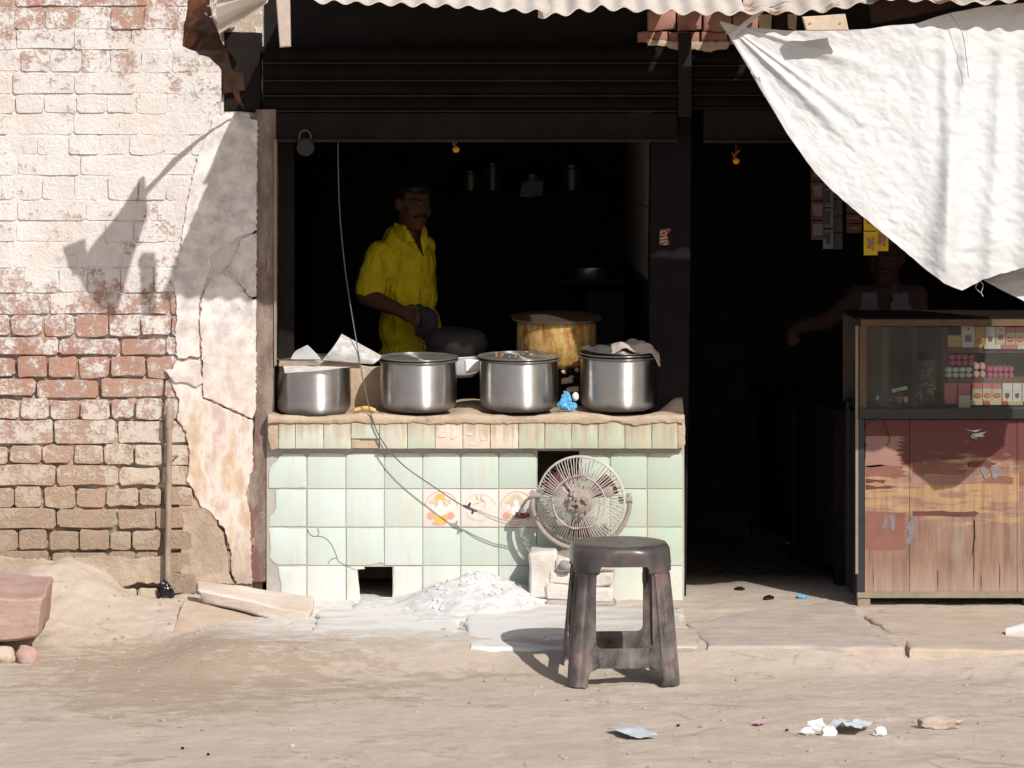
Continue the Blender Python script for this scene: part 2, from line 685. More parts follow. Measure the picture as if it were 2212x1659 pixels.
def stone_mat(name, a, b, ash=0.0, band=(1, 1, 1), sc=9.0):
    g = MT(name)
    v = g.mapv(g.P, band)
    mid, fine, big = g.noise(sc, 6, 0.65, v), g.noise(80, 5, 0.7), g.noise(2.5, 3)
    c = g.mix(g.mr(mid, 0.32, 0.68), a, b)
    dust = g.mr(g.noise(4, 5, 0.7, g.mapv(g.P, (1, 1, 1), loc=(2, 8, 1))), 0.42, 0.68)
    c = g.mix(g.ma('MULTIPLY', dust, 0.55), c, (0.52, 0.43, 0.345))
    if ash:
        s = g.sep()
        ax = g.ma('ABSOLUTE', g.ma('ADD', s[0], 0.25))
        f = g.ma('MULTIPLY', g.mr(ax, 1.1, 0.25), ash)
        am = g.mr(g.ma('ADD', f, g.ma('MULTIPLY', g.ma('SUBTRACT', mid, 0.5), 1.3)), 0.25, 0.75)
        c = g.mix(am, c, (0.68, 0.662, 0.64))
    return g.done(c, 0.93, 0, g.bump(g.ma('ADD', mid, g.ma('MULTIPLY', fine, 0.5)), 0.8, 0.008), 0.15)


M_SLAB = stone_mat('worn_flagstone', (0.36, 0.30, 0.28), (0.52, 0.435, 0.37), 0.0, (0.6, 1.5, 1))
M_SLAB2 = stone_mat('dusty_flagstone', (0.42, 0.34, 0.27), (0.54, 0.44, 0.35), 0.0, (0.6, 1.3, 1))
M_ASHSLAB = stone_mat('ash_covered_flagstone', (0.42, 0.375, 0.335), (0.60, 0.56, 0.52), 0.78, (0.5, 1.6, 1))
M_BEAM = stone_mat('pale_stone', (0.54, 0.455, 0.385), (0.72, 0.64, 0.57), 0.0, (0.5, 1, 3))
M_RED = stone_mat('red_sandstone', (0.35, 0.20, 0.17), (0.46, 0.32, 0.275), 0.0, (0.5, 1, 2.5))
M_PINK = stone_mat('pink_sandstone', (0.42, 0.30, 0.22), (0.56, 0.43, 0.34))
M_BLOCK = stone_mat('ash_dusted_block', (0.50, 0.455, 0.42), (0.70, 0.665, 0.63), 0.3)
M_BLOCKD = stone_mat('dark_ash_block', (0.22, 0.20, 0.19), (0.42, 0.39, 0.37), 0.0)
g = MT('grey_ash')
mid, fine = g.noise(24, 6, 0.7), g.noise(120, 4, 0.7)
M_ASH = g.done(g.mix(g.mr(mid, 0.35, 0.65), (0.54, 0.53, 0.52), (0.74, 0.73, 0.725)), 0.97, 0, g.bump(g.ma('ADD', mid, g.ma('MULTIPLY', fine, 0.6)), 0.9, 0.006), 0.05)


# ---- glazed tiles
def tile_mat(name, a, b, dirt=0.5, rough=0.28, lip=False):
    g = MT(name)
    s = g.sep()
    drip = g.noise(13, 5, 0.6, g.mapv(g.P, (1.8, 1, 0.12)))
    drip2 = g.noise(42, 3, 0.6, g.mapv(g.P, (1.6, 1, 0.06)))
    mid, fine = g.noise(9, 5, 0.65), g.noise(90, 4, 0.7)
    rn = g.rand()
    c = g.mix(rn, a, b)
    c = g.mix(g.mr(s[0], -0.5, 0.7), c, tuple(x * y for x, y in zip(b, (0.86, 0.90, 0.80))))
    d = g.ma('ADD', g.ma('MULTIPLY', drip, 0.6), g.ma('MULTIPLY', mid, 0.4))
    d = g.mr(d, 0.48, 0.68)
    c = g.mix(g.ma('MULTIPLY', d, dirt), c, (0.56, 0.45, 0.33))
    d2 = g.mr(drip2, 0.60, 0.75)
    c = g.mix(g.ma('MULTIPLY', d2, dirt * 0.8), c, (0.50, 0.40, 0.28))
    ash = g.mr(g.ma('ADD', s[2], g.ma('MULTIPLY', mid, 0.25)), 0.30, 0.10)
    c = g.mix(g.ma('MULTIPLY', ash, 0.8), c, (0.66, 0.63, 0.58))
    if lip:
        tl = g.mr(g.ma('ADD', s[2], g.ma('MULTIPLY', g.ma('SUBTRACT', g.ma('ADD', g.ma('MULTIPLY', drip2, .6), g.ma('MULTIPLY', mid, .4)), 0.5), 0.30)), 0.625, 0.70)
        c = g.mix(g.ma('MULTIPLY', tl, 0.9), c, (0.40, 0.31, 0.21))
    spk = g.mr(g.noise(60, 3, 0.5), 0.69, 0.73)
    c = g.mix(g.ma('MULTIPLY', spk, 0.4), c, (0.36, 0.30, 0.22))
    r = g.mr(g.ma('ADD', d, ash), 0.0, 1.0, rough, 0.7)
    return g.done(c, r, 0, g.bump(g.ma('ADD', mid, g.ma('MULTIPLY', fine, 0.15)), 0.15, 0.003), 0.45)


M_TILE = tile_mat('pale_green_tile', (0.575, 0.64, 0.60), (0.51, 0.585, 0.53), 0.42)
M_LEDGET = tile_mat('stained_ledge_tile', (0.56, 0.585, 0.51), (0.50, 0.53, 0.44), 1.1, 0.4, True)
M_LEDGER = tile_mat('red_print_ledge_tile', (0.74, 0.58, 0.50), (0.70, 0.60, 0.52), 0.8, 0.4, True)
M_PRINTT = tile_mat('white_print_tile', (0.72, 0.67, 0.64), (0.70, 0.635, 0.605), 0.35)
M_GROUT = flat('grey_grout', (0.40, 0.38, 0.34), 0.95, bump=0.5)
M_PR_ORANGE = flat('orange_print', (0.72, 0.42, 0.12), 0.4, var=0.12)
M_PR_RED = flat('faded_red_print', (0.68, 0.33, 0.26), 0.4, var=0.15)
M_PR_PINK = flat('faded_pink_print', (0.76, 0.56, 0.50), 0.4, var=0.08)
M_PR_OLIVE = flat('olive_print', (0.42, 0.34, 0.22), 0.4)
M_PR_WHITE = flat('white_print', (0.80, 0.78, 0.74), 0.4, var=0.06)
M_PR_TAN = flat('tan_print', (0.60, 0.50, 0.36), 0.4, var=0.1)
M_CRACK = flat('dark_crack', (0.20, 0.16, 0.12), 0.9)

g = MT('clay_daub')
mid, fine = g.noise(14, 6, 0.65), g.noise(75, 5, 0.7)
c = g.mix(g.mr(mid, 0.3, 0.7), (0.40, 0.30, 0.205), (0.56, 0.445, 0.33))
c = g.mix(g.mr(g.noise(5, 4), 0.6, 0.75), c, (0.16, 0.12, 0.09))
M_CLAY = g.done(c, 0.95, 0, g.bump(g.ma('ADD', mid, g.ma('MULTIPLY', fine, 0.5)), 0.9, 0.01), 0.1)

# ---- metals
def steel(name, c, r0, r1, grime=0.3):
    g = MT(name)
    s = g.sep(g.O)
    br = g.noise(40, 3, 0.6, g.mapv(g.O, (0.2, 0.2, 9)))
    sc = g.noise(26, 3, 0.6, g.mapv(g.O, (1, 1, 1.4), (0.4, 0.6, 0.3)))
    bl = g.noise(9, 2, 0.5, g.O)
    low = g.mr(g.ma('ADD', s[2], g.ma('MULTIPLY', g.ma('SUBTRACT', bl, 0.5), 0.09)), 0.052, 0.008)
    spots = g.mr(g.noise(30, 3, 0.6, g.O), 0.64, 0.70)
    cc = g.mix(g.mr(bl, 0.3, 0.7), c, tuple(x * 0.85 for x in c))
    cc = g.mix(g.ma('MULTIPLY', g.ma('MAXIMUM', g.ma('MULTIPLY', low, 0.9), g.ma('MULTIPLY', spots, 0.22)), grime * 2), cc, (0.09, 0.075, 0.06))
    r = g.mr(g.ma('ADD', g.ma('MULTIPLY', sc, 0.6), g.ma('MULTIPLY', bl, 0.4)), 0.35, 0.65, r0, r1)
    tg = g.N('Tangent')
    tg.direction_type = 'RADIAL'
    tg.axis = 'Z'
    g.nt.links.new(tg.outputs[0], g.b.inputs['Tangent'])
    g.b.inputs['Anisotropic'].default_value = 0.95
    g.b.inputs['Anisotropic Rotation'].default_value = ANI
    return g.done(cc, r, g.mr(low, 0, 1, 1.0, 0.5), g.bump(bl, 0.04, 0.002), 0.5)


ANI = 0.25
M_STEEL = steel('brushed_steel', (0.63, 0.625, 0.62), 0.33, 0.46, 0.48)
M_LID = steel('dull_steel_lid', (0.40, 0.39, 0.37), 0.30, 0.5, 0.2)

g = MT('grease_burnt_pot')
s = g.sep(g.O)
drip = g.noise(20, 5, 0.65, g.mapv(g.O, (1.5, 1.5, 0.25)))
bl = g.noise(32, 5, 0.7, g.O)
c = g.ramp(g.ma('ADD', g.ma('MULTIPLY', drip, 0.6), g.ma('MULTIPLY', bl, 0.4)), [(0.30, (0.09, 0.035, 0.012)), (0.43, (0.34, 0.155, 0.04)), (0.52, (0.50, 0.31, 0.10)), (0.64, (0.60, 0.46, 0.23)), (0.78, (0.42, 0.21, 0.06))])
top = g.mr(s[2], 0.165, 0.19)
c = g.mix(top, c, (0.10, 0.05, 0.025))
M_BURNT = g.done(c, 0.5, 0.25, g.bump(bl, 0.5, 0.003), 0.4)
M_WOK = flat('blackened_iron', (0.030, 0.027, 0.025), 0.7, 0.0, 0.35, 40, 0.5, .15)
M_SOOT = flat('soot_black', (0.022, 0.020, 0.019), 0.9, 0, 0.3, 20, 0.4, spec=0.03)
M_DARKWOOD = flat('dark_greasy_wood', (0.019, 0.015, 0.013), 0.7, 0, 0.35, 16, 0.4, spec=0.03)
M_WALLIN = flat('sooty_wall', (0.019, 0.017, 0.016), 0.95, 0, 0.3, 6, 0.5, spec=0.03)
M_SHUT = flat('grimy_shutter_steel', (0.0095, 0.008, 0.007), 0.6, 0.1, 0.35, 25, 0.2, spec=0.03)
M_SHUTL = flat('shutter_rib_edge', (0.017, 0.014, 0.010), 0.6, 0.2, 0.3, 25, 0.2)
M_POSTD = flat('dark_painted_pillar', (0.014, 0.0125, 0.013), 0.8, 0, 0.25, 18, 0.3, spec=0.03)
M_SIDETILE = flat('greasy_side_tile', (0.23, 0.19, 0.16), 0.5, 0, 0.25, 12, 0.1)

g = MT('peeling_maroon_post')
mid, fine = g.noise(16, 5, 0.65, g.mapv(g.P, (1.5, 1, 0.5))), g.noise(80, 4, 0.7)
c = g.mix(g.mr(mid, 0.38, 0.62), (0.15, 0.115, 0.095), (0.27, 0.21, 0.17))
c = g.mix(g.mr(g.noise(11, 5, 0.7, g.mapv(g.P, (1.2, 1, 0.35), loc=(1, 4, 2))), 0.52, 0.62), c, (0.17, 0.085, 0.078))
M_POST = g.done(g.mix(g.mr(fine, 0.6, 0.75), c, (0.5, 0.42, 0.35)), 0.75, 0, g.bump(g.ma('ADD', mid, fine), 0.5, 0.004), 0.3)


def roof_mat(name, a, b, rust):
    g = MT(name)
    mid, fine, big = g.noise(12, 5, 0.65), g.noise(75, 4, 0.7), g.noise(3.5, 4)
    c = g.mix(g.mr(mid, 0.3, 0.7), a, b)
    r = g.mr(g.ma('ADD', g.ma('MULTIPLY', mid, 0.5), g.ma('MULTIPLY', big, 0.5)), rust, rust + 0.07)
    c = g.mix(r, c, g.mix(fine, (0.10, 0.045, 0.025), (0.22, 0.10, 0.05)))
    return g.done(c, g.mr(r, 0, 1, 0.5, 0.9), g.mr(r, 0, 1, 0.15, 0.0), g.bump(g.ma('ADD', mid, fine), 0.3, 0.003), 0.3)


M_ROOF = roof_mat('weathered_tin', (0.62, 0.54, 0.46), (0.76, 0.68, 0.60), 0.60)
M_ROOFR = roof_mat('rust_patched_tin', (0.58, 0.49, 0.41), (0.72, 0.63, 0.54), 0.52)
M_RUST = roof_mat('rusted_through_tin', (0.045, 0.023, 0.016), (0.075, 0.038, 0.026), 0.5)
M_TANWOOD = flat('sunbleached_plank', (0.50, 0.40, 0.30), 0.85, 0, 0.2, 25, 0.4)
M_BROWNWOOD = flat('brown_plank', (0.045, 0.025, 0.02), 0.8, 0, 0.3, 25, 0.4, spec=0.03)
M_PALEWOOD = flat('limewashed_batten', (0.46, 0.38, 0.335), 0.85, 0, 0.2, 40, 0.4)
M_IRON = stone_mat('rusty_iron_pipe', (0.22, 0.15, 0.11), (0.40, 0.31, 0.24), 0.0, (1, 1, 0.4), 22)

# ---- tarpaulin: woven plastic, lets some light through
g = MT('white_tarpaulin')
w1 = g.noise(140, 2, 0.5, g.mapv(g.P, (1, 1, 6)))
w2 = g.noise(140, 2, 0.5, g.mapv(g.P, (6, 1, 1)))
cr = g.noise(16, 6, 0.7, g.mapv(g.P, (1, 1, 1.4), (0, 0.4, 0)))
cr2 = g.noise(34, 5, 0.65)
st = g.mr(g.noise(5, 4, 0.6), 0.55, 0.8)
lowd = g.mr(g.ma('ADD', g.sep()[2], g.ma('MULTIPLY', cr, 0.25)), 1.50, 1.25)
c = g.mix(g.ma('MAXIMUM', g.ma('MULTIPLY', st, 0.35), g.ma('MULTIPLY', lowd, 0.55)), (0.605, 0.605, 0.605), (0.47, 0.435, 0.405))
h = g.ma('ADD', g.ma('MULTIPLY', cr, 1.0), g.ma('ADD', g.ma('MULTIPLY', cr2, 0.4), g.ma('MULTIPLY', g.ma('ADD', w1, w2), 0.06)))
bn = g.bump(h, 0.45, 0.009)
g.done(c, 0.55, 0, bn, 0.3)
tr = g.N('BsdfTranslucent')
g.put(tr.inputs[0], (0.62, 0.60, 0.57))
mx = g.N('MixShader')
mx.inputs[0].default_value = 0.09
g.nt.links.new(g.b.outputs[0], mx.inputs[1])
g.nt.links.new(tr.outputs[0], mx.inputs[2])
g.nt.links.new(mx.outputs[0], g.o.inputs[0])
M_TARP = g.m

# ---- dusty shop glass
g = MT('dusty_glass')
tp = g.N('BsdfTransparent')
g.put(tp.inputs[0], (0.88, 0.89, 0.87))
g.done((0.30, 0.29, 0.27), 0.12, 0, None, 0.5)
mx = g.N('MixShader')
g.put(mx.inputs[0], g.mr(g.noise(6, 4), 0.3, 0.8, 0.07, 0.15))
g.nt.links.new(tp.outputs[0], mx.inputs[1])
g.nt.links.new(g.b.outputs[0], mx.inputs[2])
g.nt.links.new(mx.outputs[0], g.o.inputs[0])
M_GLASS = g.m

# ---- cabinet front: planks with worn pink and maroon paint
g = MT('worn_painted_planks')
s = g.sep()
grain = g.noise(30, 5, 0.65, g.mapv(g.P, (1.4, 1, 0.10)))
smear = g.noise(6.5, 7, 0.66, g.mapv(g.P, (0.55, 1, 2.3), loc=(4, 0, 1)))
smear2 = g.noise(22, 5, 0.65, g.mapv(g.P, (0.24, 1, 2.2), loc=(3, 1, 4)))
fine = g.noise(90, 4, 0.7)
wood = g.mix(g.mr(grain, 0.3, 0.7), (0.26, 0.15, 0.08), (0.43, 0.275, 0.15))
pink = g.mix(g.mr(grain, 0.35, 0.65), (0.175, 0.098, 0.072), (0.295, 0.18, 0.13))
zz = s[2]
mk = g.ma('ADD', g.ma('MULTIPLY', smear, 0.6), g.ma('MULTIPLY', smear2, 0.4))
band = g.ramp(g.mr(zz, 0.0, 0.75), [(0.0, (0.36,) * 3), (0.36, (0.39,) * 3), (0.46, (0.49,) * 3), (0.58, (0.56,) * 3), (0.66, (0.50,) * 3), (0.76, (0.44,) * 3), (0.86, (0.37,) * 3), (1.0, (0.34,) * 3)])
wm = g.mr(g.ma('SUBTRACT', band, mk), -0.03, 0.035)
topf = g.mr(g.ma('ADD', zz, g.ma('MULTIPLY', g.ma('SUBTRACT', smear, 0.5), 0.35)), 0.53, 0.56)
pnt = g.mix(topf, pink, g.mix(fine, (0.095, 0.030, 0.027), (0.15, 0.052, 0.046)))
greyf = g.mr(g.noise(5, 4, 0.6, g.mapv(g.P, (1.2, 1, 0.4), loc=(8, 2, 1))), 0.5, 0.66)
pnt = g.mix(g.ma('MULTIPLY', greyf, g.mr(zz, 0.42, 0.3)), pnt, (0.29, 0.225, 0.175))
red = g.mr(smear2, 0.58, 0.64)
c = g.mix(wm, pnt, g.mix(g.ma('MULTIPLY', red, 0.5), wood, (0.46, 0.22, 0.14)))
dustb = g.mr(zz, 0.16, 0.02)
c = g.mix(g.ma('MULTIPLY', dustb, 0.4), c, (0.50, 0.40, 0.33))
M_CAB = g.done(c, 0.75, 0, g.bump(g.ma('ADD', grain, g.ma('MULTIPLY', wm, -0.6)), 0.4, 0.003), 0.3)
M_CABTRIM = flat('dusty_trim_wood', (0.27, 0.215, 0.155), 0.8, 0, 0.2, 30, 0.3)
M_CABBLK = flat('black_painted_frame', (0.030, 0.030, 0.032), 0.45, 0, 0.3, 30, 0.2)
M_CABIN = flat('brown_case_lining', (0.085, 0.062, 0.048), 0.8, 0, 0.25, 20, 0.2)
M_CASEWOOD = flat('case_wood', (0.12, 0.072, 0.042), 0.7, 0, 0.3, 25, 0.3)
M_BLUEP = flat('faded_blue_lettering', (0.19, 0.16, 0.165), 0.7, 0, 0.4, 60)

# ---- stool plastic
g = MT('scuffed_plastic')
s = g.sep()
big, mid, fine = g.noise(6, 4, 0.6), g.noise(11, 4, 0.6, g.mapv(g.P, (1.2, 1.2, 0.8))), g.noise(120, 4, 0.7)
c = g.mix(g.mr(mid, 0.3, 0.7), (0.034, 0.028, 0.028), (0.062, 0.051, 0.050))
low = g.mr(s[2], 0.36, 0.02)
mm = g.ma('ADD', g.ma('MULTIPLY', mid, 0.6), g.ma('MULTIPLY', big, 0.4))
c = g.mix(g.ma('MULTIPLY', g.mr(mm, 0.52, 0.70), g.mr(s[2], 0.40, 0.25, 0, .8)), c, (0.20, 0.035, 0.045))
nrm = g.N('NewGeometry').outputs['Normal']
dust = g.ma('MULTIPLY', g.mr(g.ma('ADD', g.ma('MULTIPLY', mid, 0.8), g.ma('MULTIPLY', fine, 0.2)), 0.36, 0.68), g.mr(low, 0, 1, 0.10, 0.58))
c = g.mix(dust, c, (0.35, 0.31, 0.28))
M_STOOL = g.done(c, g.mr(dust, 0, 0.6, 0.27, 0.75), 0, g.bump(fine, 0.08, 0.001), 0.45)

M_FAN = flat('dust_caked_fan', (0.31, 0.265, 0.225), 0.85, 0, 0.22, 60, 0.3)
M_FANW = flat('dusty_fan_wire', (0.52, 0.47, 0.425), 0.75, 0, 0.2, 60)
M_FANR = flat('dusty_maroon_blade', (0.14, 0.05, 0.05), 0.5, 0, 0.3, 30)
M_CABLE = flat('grey_flex', (0.12, 0.11, 0.105), 0.7, 0, 0.2, 60)
M_CABLEP = flat('pinkish_flex', (0.34, 0.25, 0.235), 0.7, 0, 0.2, 60)
M_BLACK = flat('black_plastic', (0.012, 0.012, 0.013), 0.25, 0, 0.3, 20, 0.0, 0.5)
M_TAPE = flat('insulating_tape', (0.06, 0.035, 0.04), 0.5)
M_BLUE = flat('blue_polythene', (0.09, 0.36, 0.62), 0.35, 0, 0.2, 25, 0.0, 0.5)
M_WHITE = flat('white_plastic', (0.78, 0.77, 0.75), 0.4, 0, 0.06, 30)
M_ENAMEL = flat('white_enamel', (0.72, 0.70, 0.68), 0.35, 0, 0.1, 20)
M_PEEL = flat('orange_peel', (0.66, 0.40, 0.12), 0.6, 0, 0.25, 40, 0.3)
M_CLOTHW = flat('dirty_rag', (0.52, 0.43, 0.39), 0.9, 0, 0.2, 40, 0.5)
M_CLOTHD = flat('dark_rag', (0.036, 0.034, 0.037), 0.95, 0, 0.3, 40, 0.5, .1)
M_PAPER = flat('scrap_paper', (0.82, 0.80, 0.78), 0.9, 0, 0.1, 25)
M_PAPERB = flat('bluish_paper', (0.52, 0.55, 0.60), 0.9, 0, 0.15, 25)
M_PINKP = flat('pink_wrapper', (0.62, 0.36, 0.42), 0.6, 0, 0.15, 25)
M_FOOD = flat('orange_food_bits', (0.60, 0.24, 0.05), 0.6, 0, 0.3, 60)
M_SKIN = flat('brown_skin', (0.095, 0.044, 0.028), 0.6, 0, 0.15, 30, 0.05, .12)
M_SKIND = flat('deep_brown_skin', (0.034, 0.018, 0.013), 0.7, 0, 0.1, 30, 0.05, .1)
M_HAIR = flat('black_hair', (0.010, 0.009, 0.009), 0.5, 0, 0.3, 120, 0.6)
M_EYE = flat('eye_white', (0.06, 0.05, 0.045), 0.5)
g = MT('yellow_shirt_cotton')
fold = g.noise(10, 5, 0.6, g.mapv(g.P, (1.6, 1.6, 0.55)))
wv = g.noise(300, 2, 0.5)
M_SHIRT = g.done(g.mix(g.mr(fold, 0.3, 0.7), (0.50, 0.39, 0.010), (0.70, 0.555, 0.018)), 0.85, 0, g.bump(g.ma('ADD', fold, g.ma('MULTIPLY', wv, 0.03)), 1.0, 0.05), 0.2)
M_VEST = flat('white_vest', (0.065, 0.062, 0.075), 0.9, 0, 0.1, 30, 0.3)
M_TROUSER = flat('dark_trousers', (0.03, 0.03, 0.035), 0.9)

# printed papers: columns of print follow the sheet's own UVs
g = MT('newspaper')
uv = g.uv()
br = g.N('TexBrick')
g.put(br.inputs['Vector'], uv)
br.inputs['Scale'].default_value = 22
br.inputs['Color1'].default_value = (0.60, 0.59, 0.58, 1)
br.inputs['Color2'].default_value = (0.74, 0.73, 0.71, 1)
br.inputs['Mortar'].default_value = (0.86, 0.85, 0.83, 1)
br.inputs['Mortar Size'].default_value = 0.016
br.inputs['Brick Width'].default_value = 0.55
br.inputs['Row Height'].default_value = 0.20
blk = g.noise(5, 2, 0.5, uv)
c = g.mix(g.mr(blk, 0.46, 0.54), br.outputs[0], (0.86, 0.85, 0.83))
M_NEWS = g.done(c, 0.9, 0, None, 0.2)

# ------------------------------------------------------------------ ground
def hgt(x, y):
    z = lerp(-0.075, -0.008, sstep(-1.34, -0.96, y + 0.10 * nz(x * 2.1, 4.4)) * sstep(-1.35, -1.0, x))
    z = lerp(z, -0.02, sstep(-0.88, -0.35, y))
    z = lerp(z, -0.012, sstep(-0.35, -0.1, y))
    # earth banked against the brick wall
    m = math.exp(-((x + 1.72) / 0.33) ** 2)
    z += (0.135 + 0.05 * fbm(x * 5, y * 6, 8.8, 4)) * m * sstep(-0.62, -0.02, y)
    z += 0.05 * sstep(-1.5, -2.2, x) * sstep(-0.5, -0.1, y)
    if x < -1.1 and y > -0.9:
        z += (0.016 * fbm(x * 13, y * 15, 5.5, 4) + 0.010 * abs(nz(x * 27, y * 30, 2.0))) * sstep(-0.9, -0.5, y) * sstep(-1.1, -1.3, x)
    # hollow by the pipe foot
    z -= 0.10 * math.exp(-((x + 1.44) / 0.085) ** 2 - ((y + 0.03) / 0.09) ** 2)
    if y < 0.2 and abs(x) < 4:
        z += 0.010 * fbm(x * 1.7, y * 2.4, 0.3, 3) + 0.006 * fbm(x * 7, y * 9, 1.3, 3)
        z += 0.0028 * nz(x * 31, y * 38, 4.0)
        if x > 0.3:
            z += 0.010 * max(0.0, 0.25 - abs(fbm(x * 2.3, y * 4.2, 7.7, 3))) * 2
    return z


def lines(a, b, step, far):
    out = []
    v = a
    while v <= b + 1e-6:
        out.append(v)
        v += step
    s = step
    while out[-1] < far:
        s *= 1.45
        out.append(out[-1] + s)
    s = step
    while out[0] > -far:
        s *= 1.45
        out.insert(0, out[0] - s)
    return out


gx, gy = lines(-2.35, 2.35, 0.019, 60), [v for v in lines(-3.0, 0.12, 0.019, 60)]
gy = [v for v in gy if v < 3.2] + [3.3]
bm = B()
grid = [[bm.verts.new((x, y, hgt(x, y))) for x in gx] for y in gy]
for j in range(len(gy) - 1):
    for i in range(len(gx) - 1):
        bm.faces.new((grid[j][i], grid[j][i + 1], grid[j + 1][i + 1], grid[j + 1][i]))
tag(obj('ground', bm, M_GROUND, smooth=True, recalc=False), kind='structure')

# ------------------------------------------------------------------ interior shell
def struct(name, boxes, m):
    bm_ = B()
    for c, s in boxes:
        box(bm_, c, s)
    return tag(obj(name, bm_, m), kind='structure')


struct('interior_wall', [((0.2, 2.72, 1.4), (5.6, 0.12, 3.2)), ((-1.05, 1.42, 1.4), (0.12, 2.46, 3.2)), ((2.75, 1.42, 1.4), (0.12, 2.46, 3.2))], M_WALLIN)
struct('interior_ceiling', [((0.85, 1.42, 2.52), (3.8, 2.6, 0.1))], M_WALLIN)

# ------------------------------------------------------------------ brick wall with plaster
def K(v):
    return v * 0.9732


wall = thing('brick_wall', 'crumbling limewashed brick wall beside the food stall, its lower bricks bare', 'wall', (-1.65, 0.1, 0.0))
rows = [-32, 15, 66, 111, 161, 209, 252, 300, 344, 390, 445, 491, 537, 594, 650, 698, 747, 790, 840, 884, 932, 987, 1033, 1079, 1128, 1175, 1223, 1270, 1320]
joints = {650: [-10, 112, 239, 375], 698: [-45, 22, 95, 165, 240, 310, 380], 747: [-5, 130, 268, 368], 790: [-35, 35, 104, 174, 244, 323, 385],
          840: [-60, 79, 222, 363], 884: [-30, 43, 109, 177, 247, 298, 363], 932: [-20, 118, 256, 363], 987: [-45, 20, 92, 163, 230, 298, 363],
          1033: [-15, 123, 263, 358], 1079: [-40, 30, 95, 168, 236, 309, 363], 1128: [-10, 125, 260, 345], 1175: [-30, 41, 107, 174, 244, 294, 358],
          1223: [-20, 110, 240, 300, 352]}
bm = B()
box(bm, (-2.05, 0.16, 1.3), (2.14, 0.20, 3.2))
obj('backing', bm, M_MORTAR, wall)


def mort_y(px, py):
    lo = sstep(590, 820, py)
    base = lerp(0.0045, 0.020, lo)
    n = fbm(px * 0.022, py * 0.03, 2.2, 4)
    v = 0.035 if (245 < px < 345 and py > 1266) else 0.0
    return max(0.003, base + 0.006 * lo + n * lerp(0.014, 0.045, lo)) + v


bm = B()
sheet(bm, 150, 230, lambda u, v: (lambda px, py: W(px, py, mort_y(px, py)))(lerp(-230, 545 if v < -1 else lerp(478, 545, sstep(250, 262, lerp(-40, 1300, v))), u), lerp(-40, 1300, v)))
obj('mortar', bm, M_MORTAR, wall, smooth=True)
rb = random.Random(5)
for ri in range(len(rows) - 1):
    y0, y1 = rows[ri], rows[ri + 1]
    lo = sstep(600, 800, y0)
    right = 505 / .9732 if y0 < 60 else (476 / .9732 if y0 < 250 else 556)
    js = joints.get(y0)
    if js is None:
        w = 69 if ri % 2 else 138
        x = -75 - rb.random() * 60
        js = []
        while x < right - 30:
            js.append(x)
            x += w * rb.uniform(0.9, 1.1)
    else:
        js = list(js)
    w = 69 if (len(js) > 1 and js[1] - js[0] < 90) else 136
    while js[0] > -150:
        js.insert(0, js[0] - w * rb.uniform(.94, 1.06))
    while js[-1] < right - 40:
        js.append(js[-1] + w * rb.uniform(.94, 1.06))
    js.append(max(right, js[-1] + 12))
    for a, b in zip(js, js[1:]):
        b = min(b, right)
        if b - a < 12:
            continue
        if 355 < a < 392 and 880 < y0 < 1000 and b < 400:
            continue
        gp = lerp(1.2, 2.4, lo)
        gl, gr_, gt, gb = [gp * rb.choice((.3, .5, .7, 1.0, 1.3, 2.0)) for _ in range(4)]
        X0, X1, Y0, Y1 = K(a) + gl, K(b) - gr_, K(y0) + gt, K(y1) - gb
        rr = lerp(4, 5, lo) * rb.uniform(.8, 1.5)
        am = lerp(2.4, 3.4, lo)
        j = lambda: rb.uniform(-am, am)
        mx = (X0 + X1) / 2
        pts = [(X0 + rr + j() * .3, Y0 + j() * .5), (mx + j() * 3, Y0 + j()), (X1 - rr + j() * .3, Y0 + j() * .5), (X1 + j() * .5, Y0 + rr + j() * .3), (X1 + j() * .5, Y1 - rr + j() * .3),
               (X1 - rr + j() * .3, Y1 + j() * .5), (mx + j() * 3, Y1 + j()), (X0 + rr + j() * .3, Y1 + j() * .5), (X0 + j() * .5, Y1 - rr + j() * .3), (X0 + j() * .5, Y0 + rr + j() * .3)]
        dy = rb.uniform(-0.005, 0.004) * lerp(1.0, 1.8, lo)
        tx, tz = rb.uniform(-.02, .02), rb.uniform(-.05, .02)
        if X1 > (400 if Y1 < 1050 else 480):
            dy, tx, tz = abs(dy) * .5 + .002, 0, 0
        if y0 >= 1270 and X1 > 240 and X0 < 350:
            continue
        c0 = W(mx, (Y0 + Y1) / 2, 0)
        bm = B()
        plate_px(bm, pts, dy, 0.09, lerp(0.0016, 0.0026, lo), lambda x, z: (x - c0.x) * tx + (z - c0.z) * tz)
        obj('brick', bm, M_BRICK, wall)


def rough_sheet(bm, pts, y, th, amp, seed, step=7, bev=0.004):
    q = jag(pts, step, amp, seed)
    plate_px(bm, q, y, th, bev, lambda x, z: 0.004 * fbm(x * 6 + seed, z * 6, seed, 3), 2)


